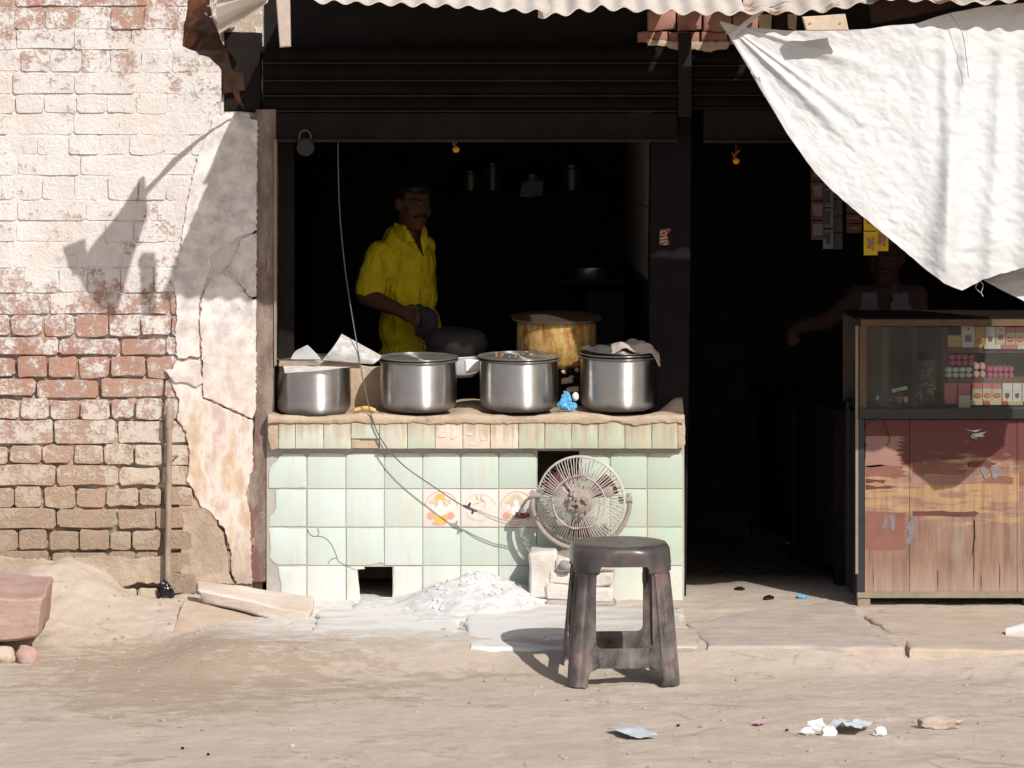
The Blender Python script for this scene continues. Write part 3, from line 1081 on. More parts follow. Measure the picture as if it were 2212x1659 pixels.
PL = [
    # upper sheet, right of the bricks down to the long crack
    [(462, 252), (505, 246), (556, 262), (554, 498), (516, 512), (476, 540), (452, 556), (456, 575), (440, 622), (430, 650), (427, 702), (432, 770), (382, 775), (378, 720), (382, 660), (374, 610), (386, 560), (398, 480), (412, 400), (430, 330), (446, 296)],
    [(520, 516), (554, 503), (553, 642), (540, 640), (520, 612), (492, 584), (478, 588), (500, 568), (512, 540)],
    [(486, 594), (516, 616), (538, 646), (553, 648), (552, 880), (545, 905), (438, 856), (436, 770), (431, 702), (434, 652), (446, 622), (462, 585)],
    [(378, 782), (432, 778), (436, 860), (545, 910), (546, 1010), (530, 1070), (540, 1110), (543, 1262), (512, 1262), (500, 1238), (498, 1190), (486, 1146), (458, 1110), (432, 1092), (418, 1062), (404, 1040), (410, 980), (400, 930), (382, 905), (388, 868), (376, 842), (366, 815)],
    [(384, 1076), (412, 1068), (430, 1098), (454, 1116), (480, 1150), (490, 1192), (494, 1240), (504, 1262), (392, 1262), (388, 1180), (396, 1130)],
]
for k, p in enumerate(PL):
    bm = B()
    rough_sheet(bm, p, -0.0065 if k < 4 else -0.002, 0.03, 4.5, 4.0 + k * 3, 5, 0.003)
    obj('plaster_coat', bm, M_PLASTER if k < 4 else M_MUDR, wall, smooth=True, angle=0.3)
bm = B()
rough_sheet(bm, [(-160, 1196), (60, 1206), (130, 1212), (220, 1196), (290, 1208), (352, 1200), (358, 1250), (345, 1262), (300, 1258), (262, 1272), (236, 1300), (-160, 1320)], -0.006, 0.03, 6, 9.0)
obj('mud_render', bm, M_MUDR, wall, smooth=True, angle=0.3)
bm = B()
rough_sheet(bm, [(356, 800), (430, 795), (440, 828), (425, 836), (400, 826), (376, 826)], -0.018, 0.012, 3, 2.0)
obj('plaster_flake', bm, M_PLASTER, wall, smooth=True, angle=0.7)

# iron pipe
t = thing('iron_pipe', 'rusty upright iron pipe with a coupling, fixed to the brick wall', 'pipe', W(364, 1300, -0.02))
bm = B()
tube(bm, [W(366, 905, -0.045), W(364, 1100, -0.043), W(361, 1306, -0.045)], 0.0115, 14)
obj('tube', bm, M_IRON, t, smooth=True, angle=0.8)
bm = B()
tube(bm, [W(367, 876, -0.043), W(367, 880, -0.045), W(366, 922, -0.045), W(366, 926, -0.045)], [0.012, 0.0165, 0.0165, 0.013], 14)
obj('coupling', bm, M_IRON, t, smooth=True, angle=0.8)
bm = B()
tube(bm, [W(372, 986, -0.045), W(386, 984, 0.01)], 0.004, 6)
obj('clip', bm, M_IRON, t)
bm = B()
for k in range(4):
    crumple(bm, W(356 + R.uniform(-8, 10), 1268 + k * 11, -0.075 + R.uniform(-.01, .01)), (0.026, 0.018, 0.030), k * 3.1)
tag(obj('plastic_bag', bm, M_BLACK, smooth=True, angle=0.5), 'crumpled shiny black plastic bag jammed at the foot of the iron pipe', 'plastic bag')

# ------------------------------------------------------------------ stall front: posts, lintel, shutters
t = thing('door_post', 'narrow peeling brown and maroon post between the brick wall and the tiled counter', 'post', W(562, 1265, 0.05))
bm = B()
plate_px(bm, jag([(552, 236), (596, 236), (594, 700), (588, 880), (578, 1000), (580, 1230), (574, 1258), (530, 1258), (538, 1100), (530, 1040), (548, 960), (552, 700)], 30, 1.5, 3), 0.012, 0.11, 0.004)
obj('shaft', bm, M_POST, t, smooth=True, angle=0.6)
bm = B()
pxbox(bm, 592, 300, 597, 790, 0.004, 0.03)
obj('edge_strip', bm, M_CABTRIM, t)
bm = B()
pxbox(bm, 600, 300, 634, 800, 0.13, 0.2, 0.003)
obj('inner_jamb', bm, M_DARKWOOD, t)
bm = B()
pxbox(bm, 527, 1163, 550, 1178, 0.004, 0.02, 0.001)
obj('hinge_plate', bm, M_IRON, t)

t = thing('pillar', 'broad dark grey pillar between the stall and the cigarette shop', 'pillar', W(1446, 1290, 0.2))
bm = B()
plate_px(bm, [(1408, 250), (1494, 250), (1490, 700), (1482, 1296), (1396, 1296), (1400, 880)], 0.10, 0.18, 0.004)
obj('shaft', bm, M_POSTD, t)
bm = B()
plate_px(bm, jag([(1425, 496), (1446, 493), (1450, 496), (1446, 502), (1442, 506), (1446, 528), (1438, 530), (1424, 528)], 5, 1.2, 4), 0.0985, 0.0012, 0.0)
obj('torn_sticker', bm, flat('torn_red_sticker', (0.24, 0.06, 0.035), 0.7), t)
WH = flat('sticker_white', (0.46, 0.44, 0.42), 0.7)
bm = B()
tube(bm, [W(x, y, 0.0970) for x, y in ((1426, 508), (1428, 501), (1434, 498), (1439, 502), (1438, 508), (1430, 508))], 0.0022, 6)
obj('sticker_letter', bm, WH, t)
bm = B()
tube(bm, [W(x, y, 0.0970) for x, y in ((1425, 515), (1432, 515), (1441, 512))], 0.003, 6)
obj('sticker_letter', bm, WH, t)
bm = B()
tube(bm, [W(x, y, 0.0970) for x, y in ((1426, 523), (1434, 520), (1441, 521), (1440, 527), (1433, 527))], 0.0028, 6)
obj('sticker_letter', bm, WH, t)

# beam and brickwork above the openings
t = thing('upper_wall', 'sooty masonry above the shop openings, bare red bricks showing under the tin roof', 'wall', W(1300, 100, 0.3))
bm = B()
a, b = W(484, 100, 0.10), W(2700, -420, 0.10)
box(bm, ((a.x + b.x) / 2, 0.25, (a.z + b.z) / 2), (b.x - a.x, 0.26, b.z - a.z))
obj('masonry', bm, M_WALLIN, t)
bm = B()
plate_px(bm, jag([(484, 70), (566, 70), (566, 244), (548, 244), (484, 240)], 20, 3, 6), 0.05, 0.15, 0.006)
obj('side_timber', bm, M_DARKWOOD, t)
bm = B()
plate_px(bm, [(478, 150), (524, 158), (528, 196), (480, 204)], 0.02, 0.06, 0.004)
obj('wall_plate', bm, M_BROWNWOOD, t)
rb2 = random.Random(3)
MB1 = flat('raw_red_brick', (0.30, 0.15, 0.115), 0.9, 0, 0.45, 14, 0.7)
for r, (y0, y1) in enumerate(((-25, 20), (24, 66), (69, 94))):
    x = 1378 + (r % 2) * 22
    while x < 1640:
        w = rb2.uniform(50, 70)
        bm = B()
        plate_px(bm, jag([(x, y0), (x + w - 4, y0), (x + w - 4, y1 + rb2.uniform(-4, 4)), (x, y1 + rb2.uniform(-4, 4))], 14, 3, x), 0.03 + rb2.uniform(0, .012), 0.08, 0.005)
        obj('brick', bm, MB1, t, smooth=True, angle=0.8)
        x += w
bm = B()
rough_sheet(bm, [(1395, 84), (1470, 90), (1575, 90), (1574, 104), (1530, 112), (1500, 106), (1462, 110), (1440, 100), (1400, 98)], 0.022, 0.05, 4, 5.0)
obj('mortar_ledge', bm, M_CLAY, t, smooth=True, angle=0.7)


def shutter(name, label, x0, x1, ys, rail, y):
    t_ = thing(name, label, 'roller shutter', W((x0 + x1) / 2, rail[1], y))
    for a_, b_ in zip(ys, ys[1:]):
        bm_ = B()
        n = 8
        prof = []
        for i in range(n + 1):
            u = i / n
            prof.append((lerp(a_, b_ - 1.0, u), y - 0.012 * math.sin(u * math.pi) + 0.004 * (u > 0.85)))
        g0 = [bm_.verts.new(W(x0, p, d)) for p, d in prof]
        g1 = [bm_.verts.new(W(x1, p, d)) for p, d in prof]
        h0 = [bm_.verts.new(W(x0, p, d) + Vector((0, .004, 0))) for p, d in prof]
        h1 = [bm_.verts.new(W(x1, p, d) + Vector((0, .004, 0))) for p, d in prof]
        for i in range(n):
            bm_.faces.new((g0[i], g1[i], g1[i + 1], g0[i + 1]))
            bm_.faces.new((h0[i + 1], h1[i + 1], h1[i], h0[i]))
        bm_.faces.new((g0[0], h0[0], h1[0], g1[0]))
        bm_.faces.new((g0[n], g1[n], h1[n], h0[n]))
        obj('slat', bm_, M_SHUT, t_, smooth=True, angle=0.9)
        bm_ = B()
        pxbox(bm_, x0, b_ - 1.6, x1, b_ + 1.6, y - 0.006, y + 0.004)
        obj('slat_lip', bm_, M_SHUTL, t_)
    bm_ = B()
    pxbox(bm_, x0 + 24, rail[0] + 4, x1 - 10, rail[1], y - 0.004, y + 0.04, 0.003)
    obj('bottom_rail', bm_, M_DARKWOOD, t_)
    bm_ = B()
    pxbox(bm_, x0 + 24, rail[1] - 5, x1 - 10, rail[1] + 1, y - 0.02, y - 0.006, 0.001)
    obj('rail_angle', bm_, M_SHUTL, t_)
    return t_


shutter('roller_shutter', 'grimy ribbed steel roller shutter rolled up over the food stall', 568, 1472, [100, 136, 174, 207, 240], (240, 306), 0.03)
shutter('roller_shutter', 'dark ribbed steel roller shutter rolled up over the cigarette shop', 1496, 2420, [108, 142, 172, 206, 234], (234, 308), 0.06)
bm = B()
pxbox(bm, 1466, 70, 1494, 252, -0.01, 0.05, 0.004)
tag(obj('shutter_guide', bm, M_SOOT), 'black steel guide channel hanging between the two roller shutters', 'shutter guide')

t = thing('padlock', 'grey steel padlock hanging open from the shutter rail', 'padlock', W(660, 340, 0.0))
bm = B()
lathe(bm, [(0, -0.011), (0.030, -0.011), (0.035, -0.006), (0.035, 0.006), (0.030, 0.011), (0, 0.011)], W(660, 318, 0.0), 24, Matrix.Rotation(math.radians(90), 3, 'X'))
obj('body', bm, flat('padlock_steel', (0.035, 0.031, 0.028), 0.7, 0.1), t, smooth=True, angle=0.6)
bm = B()
tube(bm, spline([W(647, 302, 0), W(648, 288, 0), W(659, 281, 0), W(670, 288, 0), W(671, 302, 0)], 5), 0.0045, 8)
obj('shackle', bm, flat('shackle_brass', (0.09, 0.07, 0.04), 0.5, 0.4), t, smooth=True)

# charms hung over the doors
MG, CH = flat('marigold_orange', (0.60, 0.27, 0.02), 0.8, 0, 0.2, 80), flat('red_chilli', (0.36, 0.05, 0.03), 0.5)
for px_, py_, y_, lab in ((985, 320, 0.05, 'small lemon and chilli charm hanging under the stall shutter'), (1590, 345, 0.08, 'lemon and chilli charm hanging in the cigarette shop doorway')):
    t = thing('hanging_charm', lab, 'charm', W(px_, py_ + 10, y_), 'lemon and chilli charms over the shop doors')
    bm = B()
    rock(bm, W(px_, py_ + 3, y_), (0.014, 0.013, 0.013), px_, 2, 0.15)
    obj('lemon', bm, MG, t, smooth=True)
    for k in range(3):
        bm = B()
        tube(bm, [W(px_ - 3 + k * 3, py_ - 6 - k * 5, y_), W(px_ + (k - 1) * 9, py_ - 16 - k * 3, y_ - .004)], [0.005, 0.001], 6)
        obj('chilli', bm, CH, t)
    bm = B()
    tube(bm, [W(px_, py_ + 5, y_), W(px_, py_ - 42, y_)], 0.001, 5)
    obj('thread', bm, M_CABLE, t)

# ------------------------------------------------------------------ tin roof
def roof_sheet(parent, xa, xb, edge, yA, wl, amp, slope, m, ragged, seed, hole=None, yback=0.02, warp=0.0):
    """corrugated sheet falling towards the street; edge(px) = picture height of its lower edge"""
    bm_ = B()
    A, Bx = W(xa, 0, yA).x, W(xb, 0, yA).x
    nu = int((Bx - A) / wl * 10)
    nv = 16
    d0 = yA - EYE_Y

    def f(u, v):
        x = lerp(A, Bx, u)
        px = CX + x * FPX / d0
        yl = yA + ragged * fbm(x * 9, seed, 1.0, 3) + warp * (px - xa) / (xb - xa)
        if u in (0.0, 1.0):
            x += 0.012 * nz(v * 7, seed)
        y = lerp(yl, yback, v)
        z = W(px, edge(px), yA).z + slope * (y - yA)
        z += amp * math.sin(x / wl * 6.28318 + seed) * (1 + 0.3 * nz(x * 5, seed, 3))
        z += 0.008 * fbm(x * 2.2, y * 3, seed, 2)
        return Vector((x, y, z))
    g_ = [[bm_.verts.new(f(i / nu, j / nv)) for i in range(nu + 1)] for j in range(nv + 1)]
    fs = []
    for j in range(nv):
        for i in range(nu):
            q = (g_[j][i], g_[j][i + 1], g_[j + 1][i + 1], g_[j + 1][i])
            cc = (q[0].co + q[2].co) / 2
            if hole and hole(cc.x, cc.y):
                continue
            fs.append(bm_.faces.new(q))
    bmesh.ops.delete(bm_, geom=[v for v in bm_.verts if not v.link_faces], context='VERTS')
    bmesh.ops.recalc_face_normals(bm_, faces=fs)
    bmesh.ops.solidify(bm_, geom=fs, thickness=0.0035)
    return obj('roof_sheet', bm_, m, parent, smooth=True, angle=0.9)


roof = thing('tin_roof', 'ragged corrugated tin roof jutting out over the shop fronts', 'roof', W(1200, 0, -0.5))


def gap(x, y):
    # rusted-out holes near the wall, they let sun spots onto the brickwork
    if 0.72 < x < 1.16 and -0.36 < y < -0.10:
        return nz(x * 11, y * 2.2, 3.3) > 0.02
    return False


def left_edge(x, y):
    return x < lerp(-0.69, -0.885, sstep(-1.16, 0.0, y)) + 0.01 * nz(y * 9, 2.0)


roof_sheet(roof, 640, 1186, lambda p: interp([(690, 2), (830, 6), (1000, 12), (1120, 20), (1186, 24)], p), -1.20, 0.078, 0.0075, 0.27, M_ROOF, 0.012, 1.1, left_edge)
roof_sheet(roof, 1162, 1608, lambda p: interp([(1160, 33), (1200, 30), (1300, 14), (1400, 22), (1500, 26), (1608, 26)], p), -1.06, 0.082, 0.0085, 0.30, M_ROOF, 0.012, 2.6, gap)
roof_sheet(roof, 1588, 1902, lambda p: interp([(1588, 24), (1700, 28), (1800, 18), (1905, -2)], p), -0.90, 0.085, 0.008, 0.33, M_ROOFR, 0.02, 4.1, lambda x, y: gap(x, y))
roof_sheet(roof, 1880, 2760, lambda p: interp([(1880, -8), (2000, 2), (2100, 7), (2212, -3), (2700, -20)], p), -0.93, 0.085, 0.008, 0.26, M_ROOFR, 0.014, 5.3)
# beams that carry it
for px_ in (705, 1190, 1600, 2100, 2500):
    bm = B()
    a_, b_ = W(px_, 0, -1.0), W(px_, 0, 0.05)
    z0 = 2.20
    M3 = Matrix.Rotation(math.atan(0.28), 3, 'X')
    box(bm, (a_.x, -0.38, z0 + 0.21), (0.05, 0.90, 0.05), M3, 0.004)
    obj('rafter', bm, M_SOOT, roof)
bm = B()
sheet(bm, 10, 6, lambda u, v: W(lerp(566, 470, v) if u < 0.5 else lerp(576, 560, v), 0, 0) * 0 + (W(lerp(470, 578, u), lerp(lerp(76, 6, u), -40, v), lerp(-0.05, -0.22, u) - 0.05 * v) + Vector((0, 0.030 * math.sin(v * 11), 0))), 0.004)
obj('roof_sheet', bm, M_ROOF, roof, smooth=True, angle=0.7)
bm = B()
plate_px(bm, [(594, -30), (625, -30), (627, 100), (604, 102)], -1.10, 0.035, 0.003)
tag(obj('wooden_batten', bm, M_PALEWOOD), 'short pale wooden batten hanging down from the roof edge above the stall', 'batten')

# torn corner of the roof bent upwards, just above the picture
bm = B()
CP = [W(600, -20, -1.32), W(588, -30, -1.15), W(575, -60, -0.95), W(540, -85, -0.86), (-0.922, -0.90, 2.46), (-0.985, -1.06, 2.40), (-1.02, -1.20, 2.36), (-0.91, -1.27, 2.32)]
f = bm.faces.new([bm.verts.new(p) for p in CP])
bmesh.ops.triangulate(bm, faces=[f])
bmesh.ops.subdivide_edges(bm, edges=list(bm.edges), cuts=3, use_grid_fill=True)
for v in bm.verts:
    v.co += Vector((0.012 * nz(v.co.x * 9, v.co.y * 9, 2), 0.012 * nz(v.co.x * 9, v.co.y * 9, 7), 0.008 * math.sin(v.co.x * 80)))
bmesh.ops.recalc_face_normals(bm, faces=list(bm.faces))
bmesh.ops.solidify(bm, geom=list(bm.faces), thickness=0.003)
obj('roof_sheet', bm, M_ROOFR, roof, smooth=True, angle=0.8)

# rusty sheet that curls down to the brick wall
RS = [(395, 100, -.95), (398, 60, -.985), (404, 20, -1.03), (408, -50, -1.08), (454, -50, -1.05), (453, 10, -1.02), (462, 48, -.92), (474, 76, -.72), (490, 110, -.50), (505, 160, -.28), (518, 205, -.12), (527, 238, -.03), (514, 220, -.08), (494, 180, -.22), (474, 145, -.38), (452, 125, -.56), (430, 118, -.70), (424, 112, -.78), (412, 108, -.86)]
bm = B()
c3 = [W(*p) for p in RS]
vs0 = [bm.verts.new(p) for p in c3]
for tri in tessellate_polygon([[Vector((p[0], p[1], 0)) for p in RS]]):
    bm.faces.new([vs0[i] for i in tri])
es = list(bm.edges)
bmesh.ops.subdivide_edges(bm, edges=es, cuts=4, use_grid_fill=True)
for v in bm.verts:
    v.co += Vector((0.006 * nz(v.co.x * 30, v.co.z * 30, 1), 0.014 * fbm(v.co.x * 12, v.co.z * 12, 3), 0.004 * nz(v.co.x * 40, v.co.z * 40, 8)))
dead = [f for f in bm.faces if (lambda c_: 440 < CX + c_.x * FPX / (c_.y - EYE_Y) < 460 and 8 < HY - (c_.z - EYE_Z) * FPX / (c_.y - EYE_Y) < 40 and nz(c_.x * 60, c_.z * 60, 2) > 0.05)(f.calc_center_median())]
bmesh.ops.delete(bm, geom=dead, context='FACES')
fs = list(bm.faces)
bmesh.ops.recalc_face_normals(bm, faces=fs)
bmesh.ops.solidify(bm, geom=fs, thickness=0.003)
tag(obj('rusty_sheet', bm, M_RUST, smooth=True, angle=1.3), 'torn dark rusty metal sheet hanging from the roof corner down to the brick wall', 'metal sheet')

t = thing('plank', 'pale tan plank lit by the sun, hanging under the roof edge above the tarpaulin', 'plank', W(1782, 66, -0.94), 'planks under the roof edge')
bm = B()
plate_px(bm, jag([(1733, 36), (1826, 30), (1834, 66), (1742, 66)], 20, 1.5, 2), -0.95, 0.02, 0.003)
obj('board', bm, M_TANWOOD, t)
for x in (1750, 1815):
    bm = B()
    lathe(bm, [(0, -.003), (0.004, -.003), (0.004, .002), (0, .002)], W(x, 50, -0.952), 8, Matrix.Rotation(math.radians(90), 3, 'X'))
    obj('nail', bm, M_IRON, t)
bm = B()
plate_px(bm, jag([(1872, -30), (2075, -30), (2068, 14), (1900, 50), (1884, 50)], 24, 1.5, 5), -0.80, 0.03, 0.003)
tag(obj('plank', bm, M_BROWNWOOD), 'dark brown plank under the roof above the white tarpaulin', 'plank', 'planks under the roof edge')
for k, (x0, x1) in enumerate(((1640, 1668), (1672, 1698), (1702, 1722))):
    bm = B()
    plate_px(bm, jag([(x0, 30), (x1, 30), (x1 - 2, 64), (x0 + 2, 60)], 14, 2, k), -0.60, 0.03, 0.003)
    tag(obj('wood_scrap', bm, M_TANWOOD if k != 1 else M_BROWNWOOD), ('short scrap of wood under the roof nearest the tarpaulin corner', 'middle one of three short wood scraps under the roof', 'short scrap of wood under the roof beside the tan plank')[k], 'wood scrap', 'wood scraps under the roof')

# ------------------------------------------------------------------ tarpaulin
TOPL = [(1556, 46), (1600, 58), (1700, 66), (1830, 66), (1980, 50), (2060, 26), (2130, 14), (2212, 6), (2330, -20), (2460, -40)]
BOTL = [(1556, 50), (1572, 74), (1600, 118), (1650, 203), (1700, 288), (1760, 372), (1800, 414), (1840, 448), (1930, 522), (2000, 582), (2040, 612), (2078, 628), (2096, 618), (2120, 606), (2160, 592), (2212, 578), (2300, 570), (2460, 600)]


def tarp_y(px, py, t_):
    y = lerp(-0.80, -0.94, sstep(40, 600, py))
    y -= 0.05 * math.sin(min(1, max(0, (px - 1560) / 700)) * math.pi)
    # long soft folds from the right-hand hanging point
    for cx_, wd, am, sl in ((2100, 26, 0.030, -0.13), (2042, 16, 0.018, 0.02), (2168, 20, 0.020, -0.05), (2235, 30, 0.03, 0.0), (1985, 30, 0.010, 0.10)):
        c_ = cx_ + sl * (py - 60)
        y -= am * math.exp(-((px - c_) / wd) ** 2) * sstep(10, 160, py)
    # creases running down from the pinned corner
    for k in range(4):
        ang = (0.30, 0.62, 0.74, 1.02)[k]
        dx, dy = px - 1560, py - 45
        L = math.hypot(dx, dy)
        if L > 1:
            a_ = math.atan2(dy, dx)
            y -= (0.012, 0.010, 0.016, 0.008)[k] * math.exp(-((a_ - ang) / (0.05, .035, .05, .06)[k]) ** 2) * sstep(20, 120, L) * (1 - sstep(250, 460, L))
    r = 1 - abs(fbm(px * 0.011 + 3, py * 0.016 + t_ * 0.1, 1.7, 3)) * 2.6
    r2 = 1 - abs(fbm(px * 0.030 - py * 0.012, py * 0.034, 5.2, 3)) * 2.6
    y += 0.006 * r + 0.0035 * r2 + 0.012 * fbm(px * 0.006, py * 0.009, 9.1, 3)
    return y


tarp = thing('tarpaulin', 'crumpled white tarpaulin hung as a sunshade over the cigarette shop', 'tarpaulin', W(1900, 620, -0.85))


def tf(u, v):
    px = lerp(1556, 2460, u)
    a_, b_ = interp(TOPL, px), interp(BOTL, px)
    a_ += 2 * nz(px * 0.02, 3)
    py = lerp(a_, b_, v)
    if v > 0.999:
        py += 2.2 * nz(px * 0.06, 9)
    return W(px, py, tarp_y(px, py, v))


bm = B()
sheet(bm, 260, 170, tf, 0.002)
obj('cloth', bm, M_TARP, tarp, smooth=True, angle=1.2)
FT = [(2126, 598), (2150, 592), (2212, 572), (2300, 560), (2470, 560)]
FB = [(2126, 604), (2160, 624), (2212, 650), (2260, 700), (2310, 742), (2360, 735), (2420, 680), (2470, 640)]
bm = B()
sheet(bm, 70, 30, lambda u, v: (lambda px: (lambda py: W(px, py, -0.79 + 0.016 * fbm(px * .02, py * .03, 3) - 0.03 * v))(lerp(interp(FT, px), interp(FB, px), v)))(lerp(2126, 2470, u)), 0.002)
obj('loose_flap', bm, M_TARP, tarp, smooth=True, angle=1.2)
bm = B()
tube(bm, spline([W(2112, 612, -0.93), W(2108, 622, -0.93), W(2120, 634, -0.93), W(2124, 640, -0.93), W(2120, 632, -0.935), W(2124, 616, -0.93), W(2116, 606, -0.93)], 5), 0.0012, 5)
obj('tie_string', bm, M_CLOTHW, tarp)
bm = B()
tube(bm, spline([W(2052, 30, -0.86), W(2078, 70, -0.885), W(2088, 130, -0.90), W(2092, 166, -0.91)], 6), 0.0012, 5)
obj('seam_cord', bm, M_CABLE, tarp)

# ------------------------------------------------------------------ tiled counter
ctr = thing('tiled_counter', 'low cooking counter faced with pale green tiles and topped with clay', 'counter', W(1028, 1298, 0.3))
TC = [578, 663, 747, 830, 913, 995, 1077, 1159, 1240, 1318, 1398, 1475]
TR = [978, 1056, 1139, 1222, 1312]
bm = B()
YC = 0.0040
for r_ in ((576, 900, 772, 1330), (772, 900, 848, 1224), (848, 900, 1161, 1330), (772, 1300, 848, 1330), (1161, 900, 1252, 974), (1161, 1058, 1252, 1330), (1252, 900, 1478, 1330)):
    pxbox(bm, r_[0], r_[1], r_[2], r_[3], YC, 0.09)
obj('front_wall', bm, M_GROUT, ctr)
bm = B()
a, b = W(576, 905, 0.09), W(1478, 1330, 0.09)
for c_, s_ in (((a.x + 0.03, 0.36, 0.31), (0.06, 0.54, 0.66)), ((b.x - 0.035, 0.36, 0.31), (0.07, 0.54, 0.66)), (((a.x + b.x) / 2, 0.60, 0.31), (b.x - a.x - 0.13, 0.06, 0.66)), (((a.x + b.x) / 2, 0.36, 0.66), (b.x - a.x - 0.13, 0.42, 0.05))):
    box(bm, c_, s_)
obj('core', bm, M_CLAY, ctr)


def rtile(c, r, g_=1.0):
    return [(TC[c] + g_, TR[r] + g_), (TC[c + 1] - g_, TR[r] + g_), (TC[c + 1] - g_, TR[r + 1] - g_), (TC[c] + g_, TR[r + 1] - g_)]


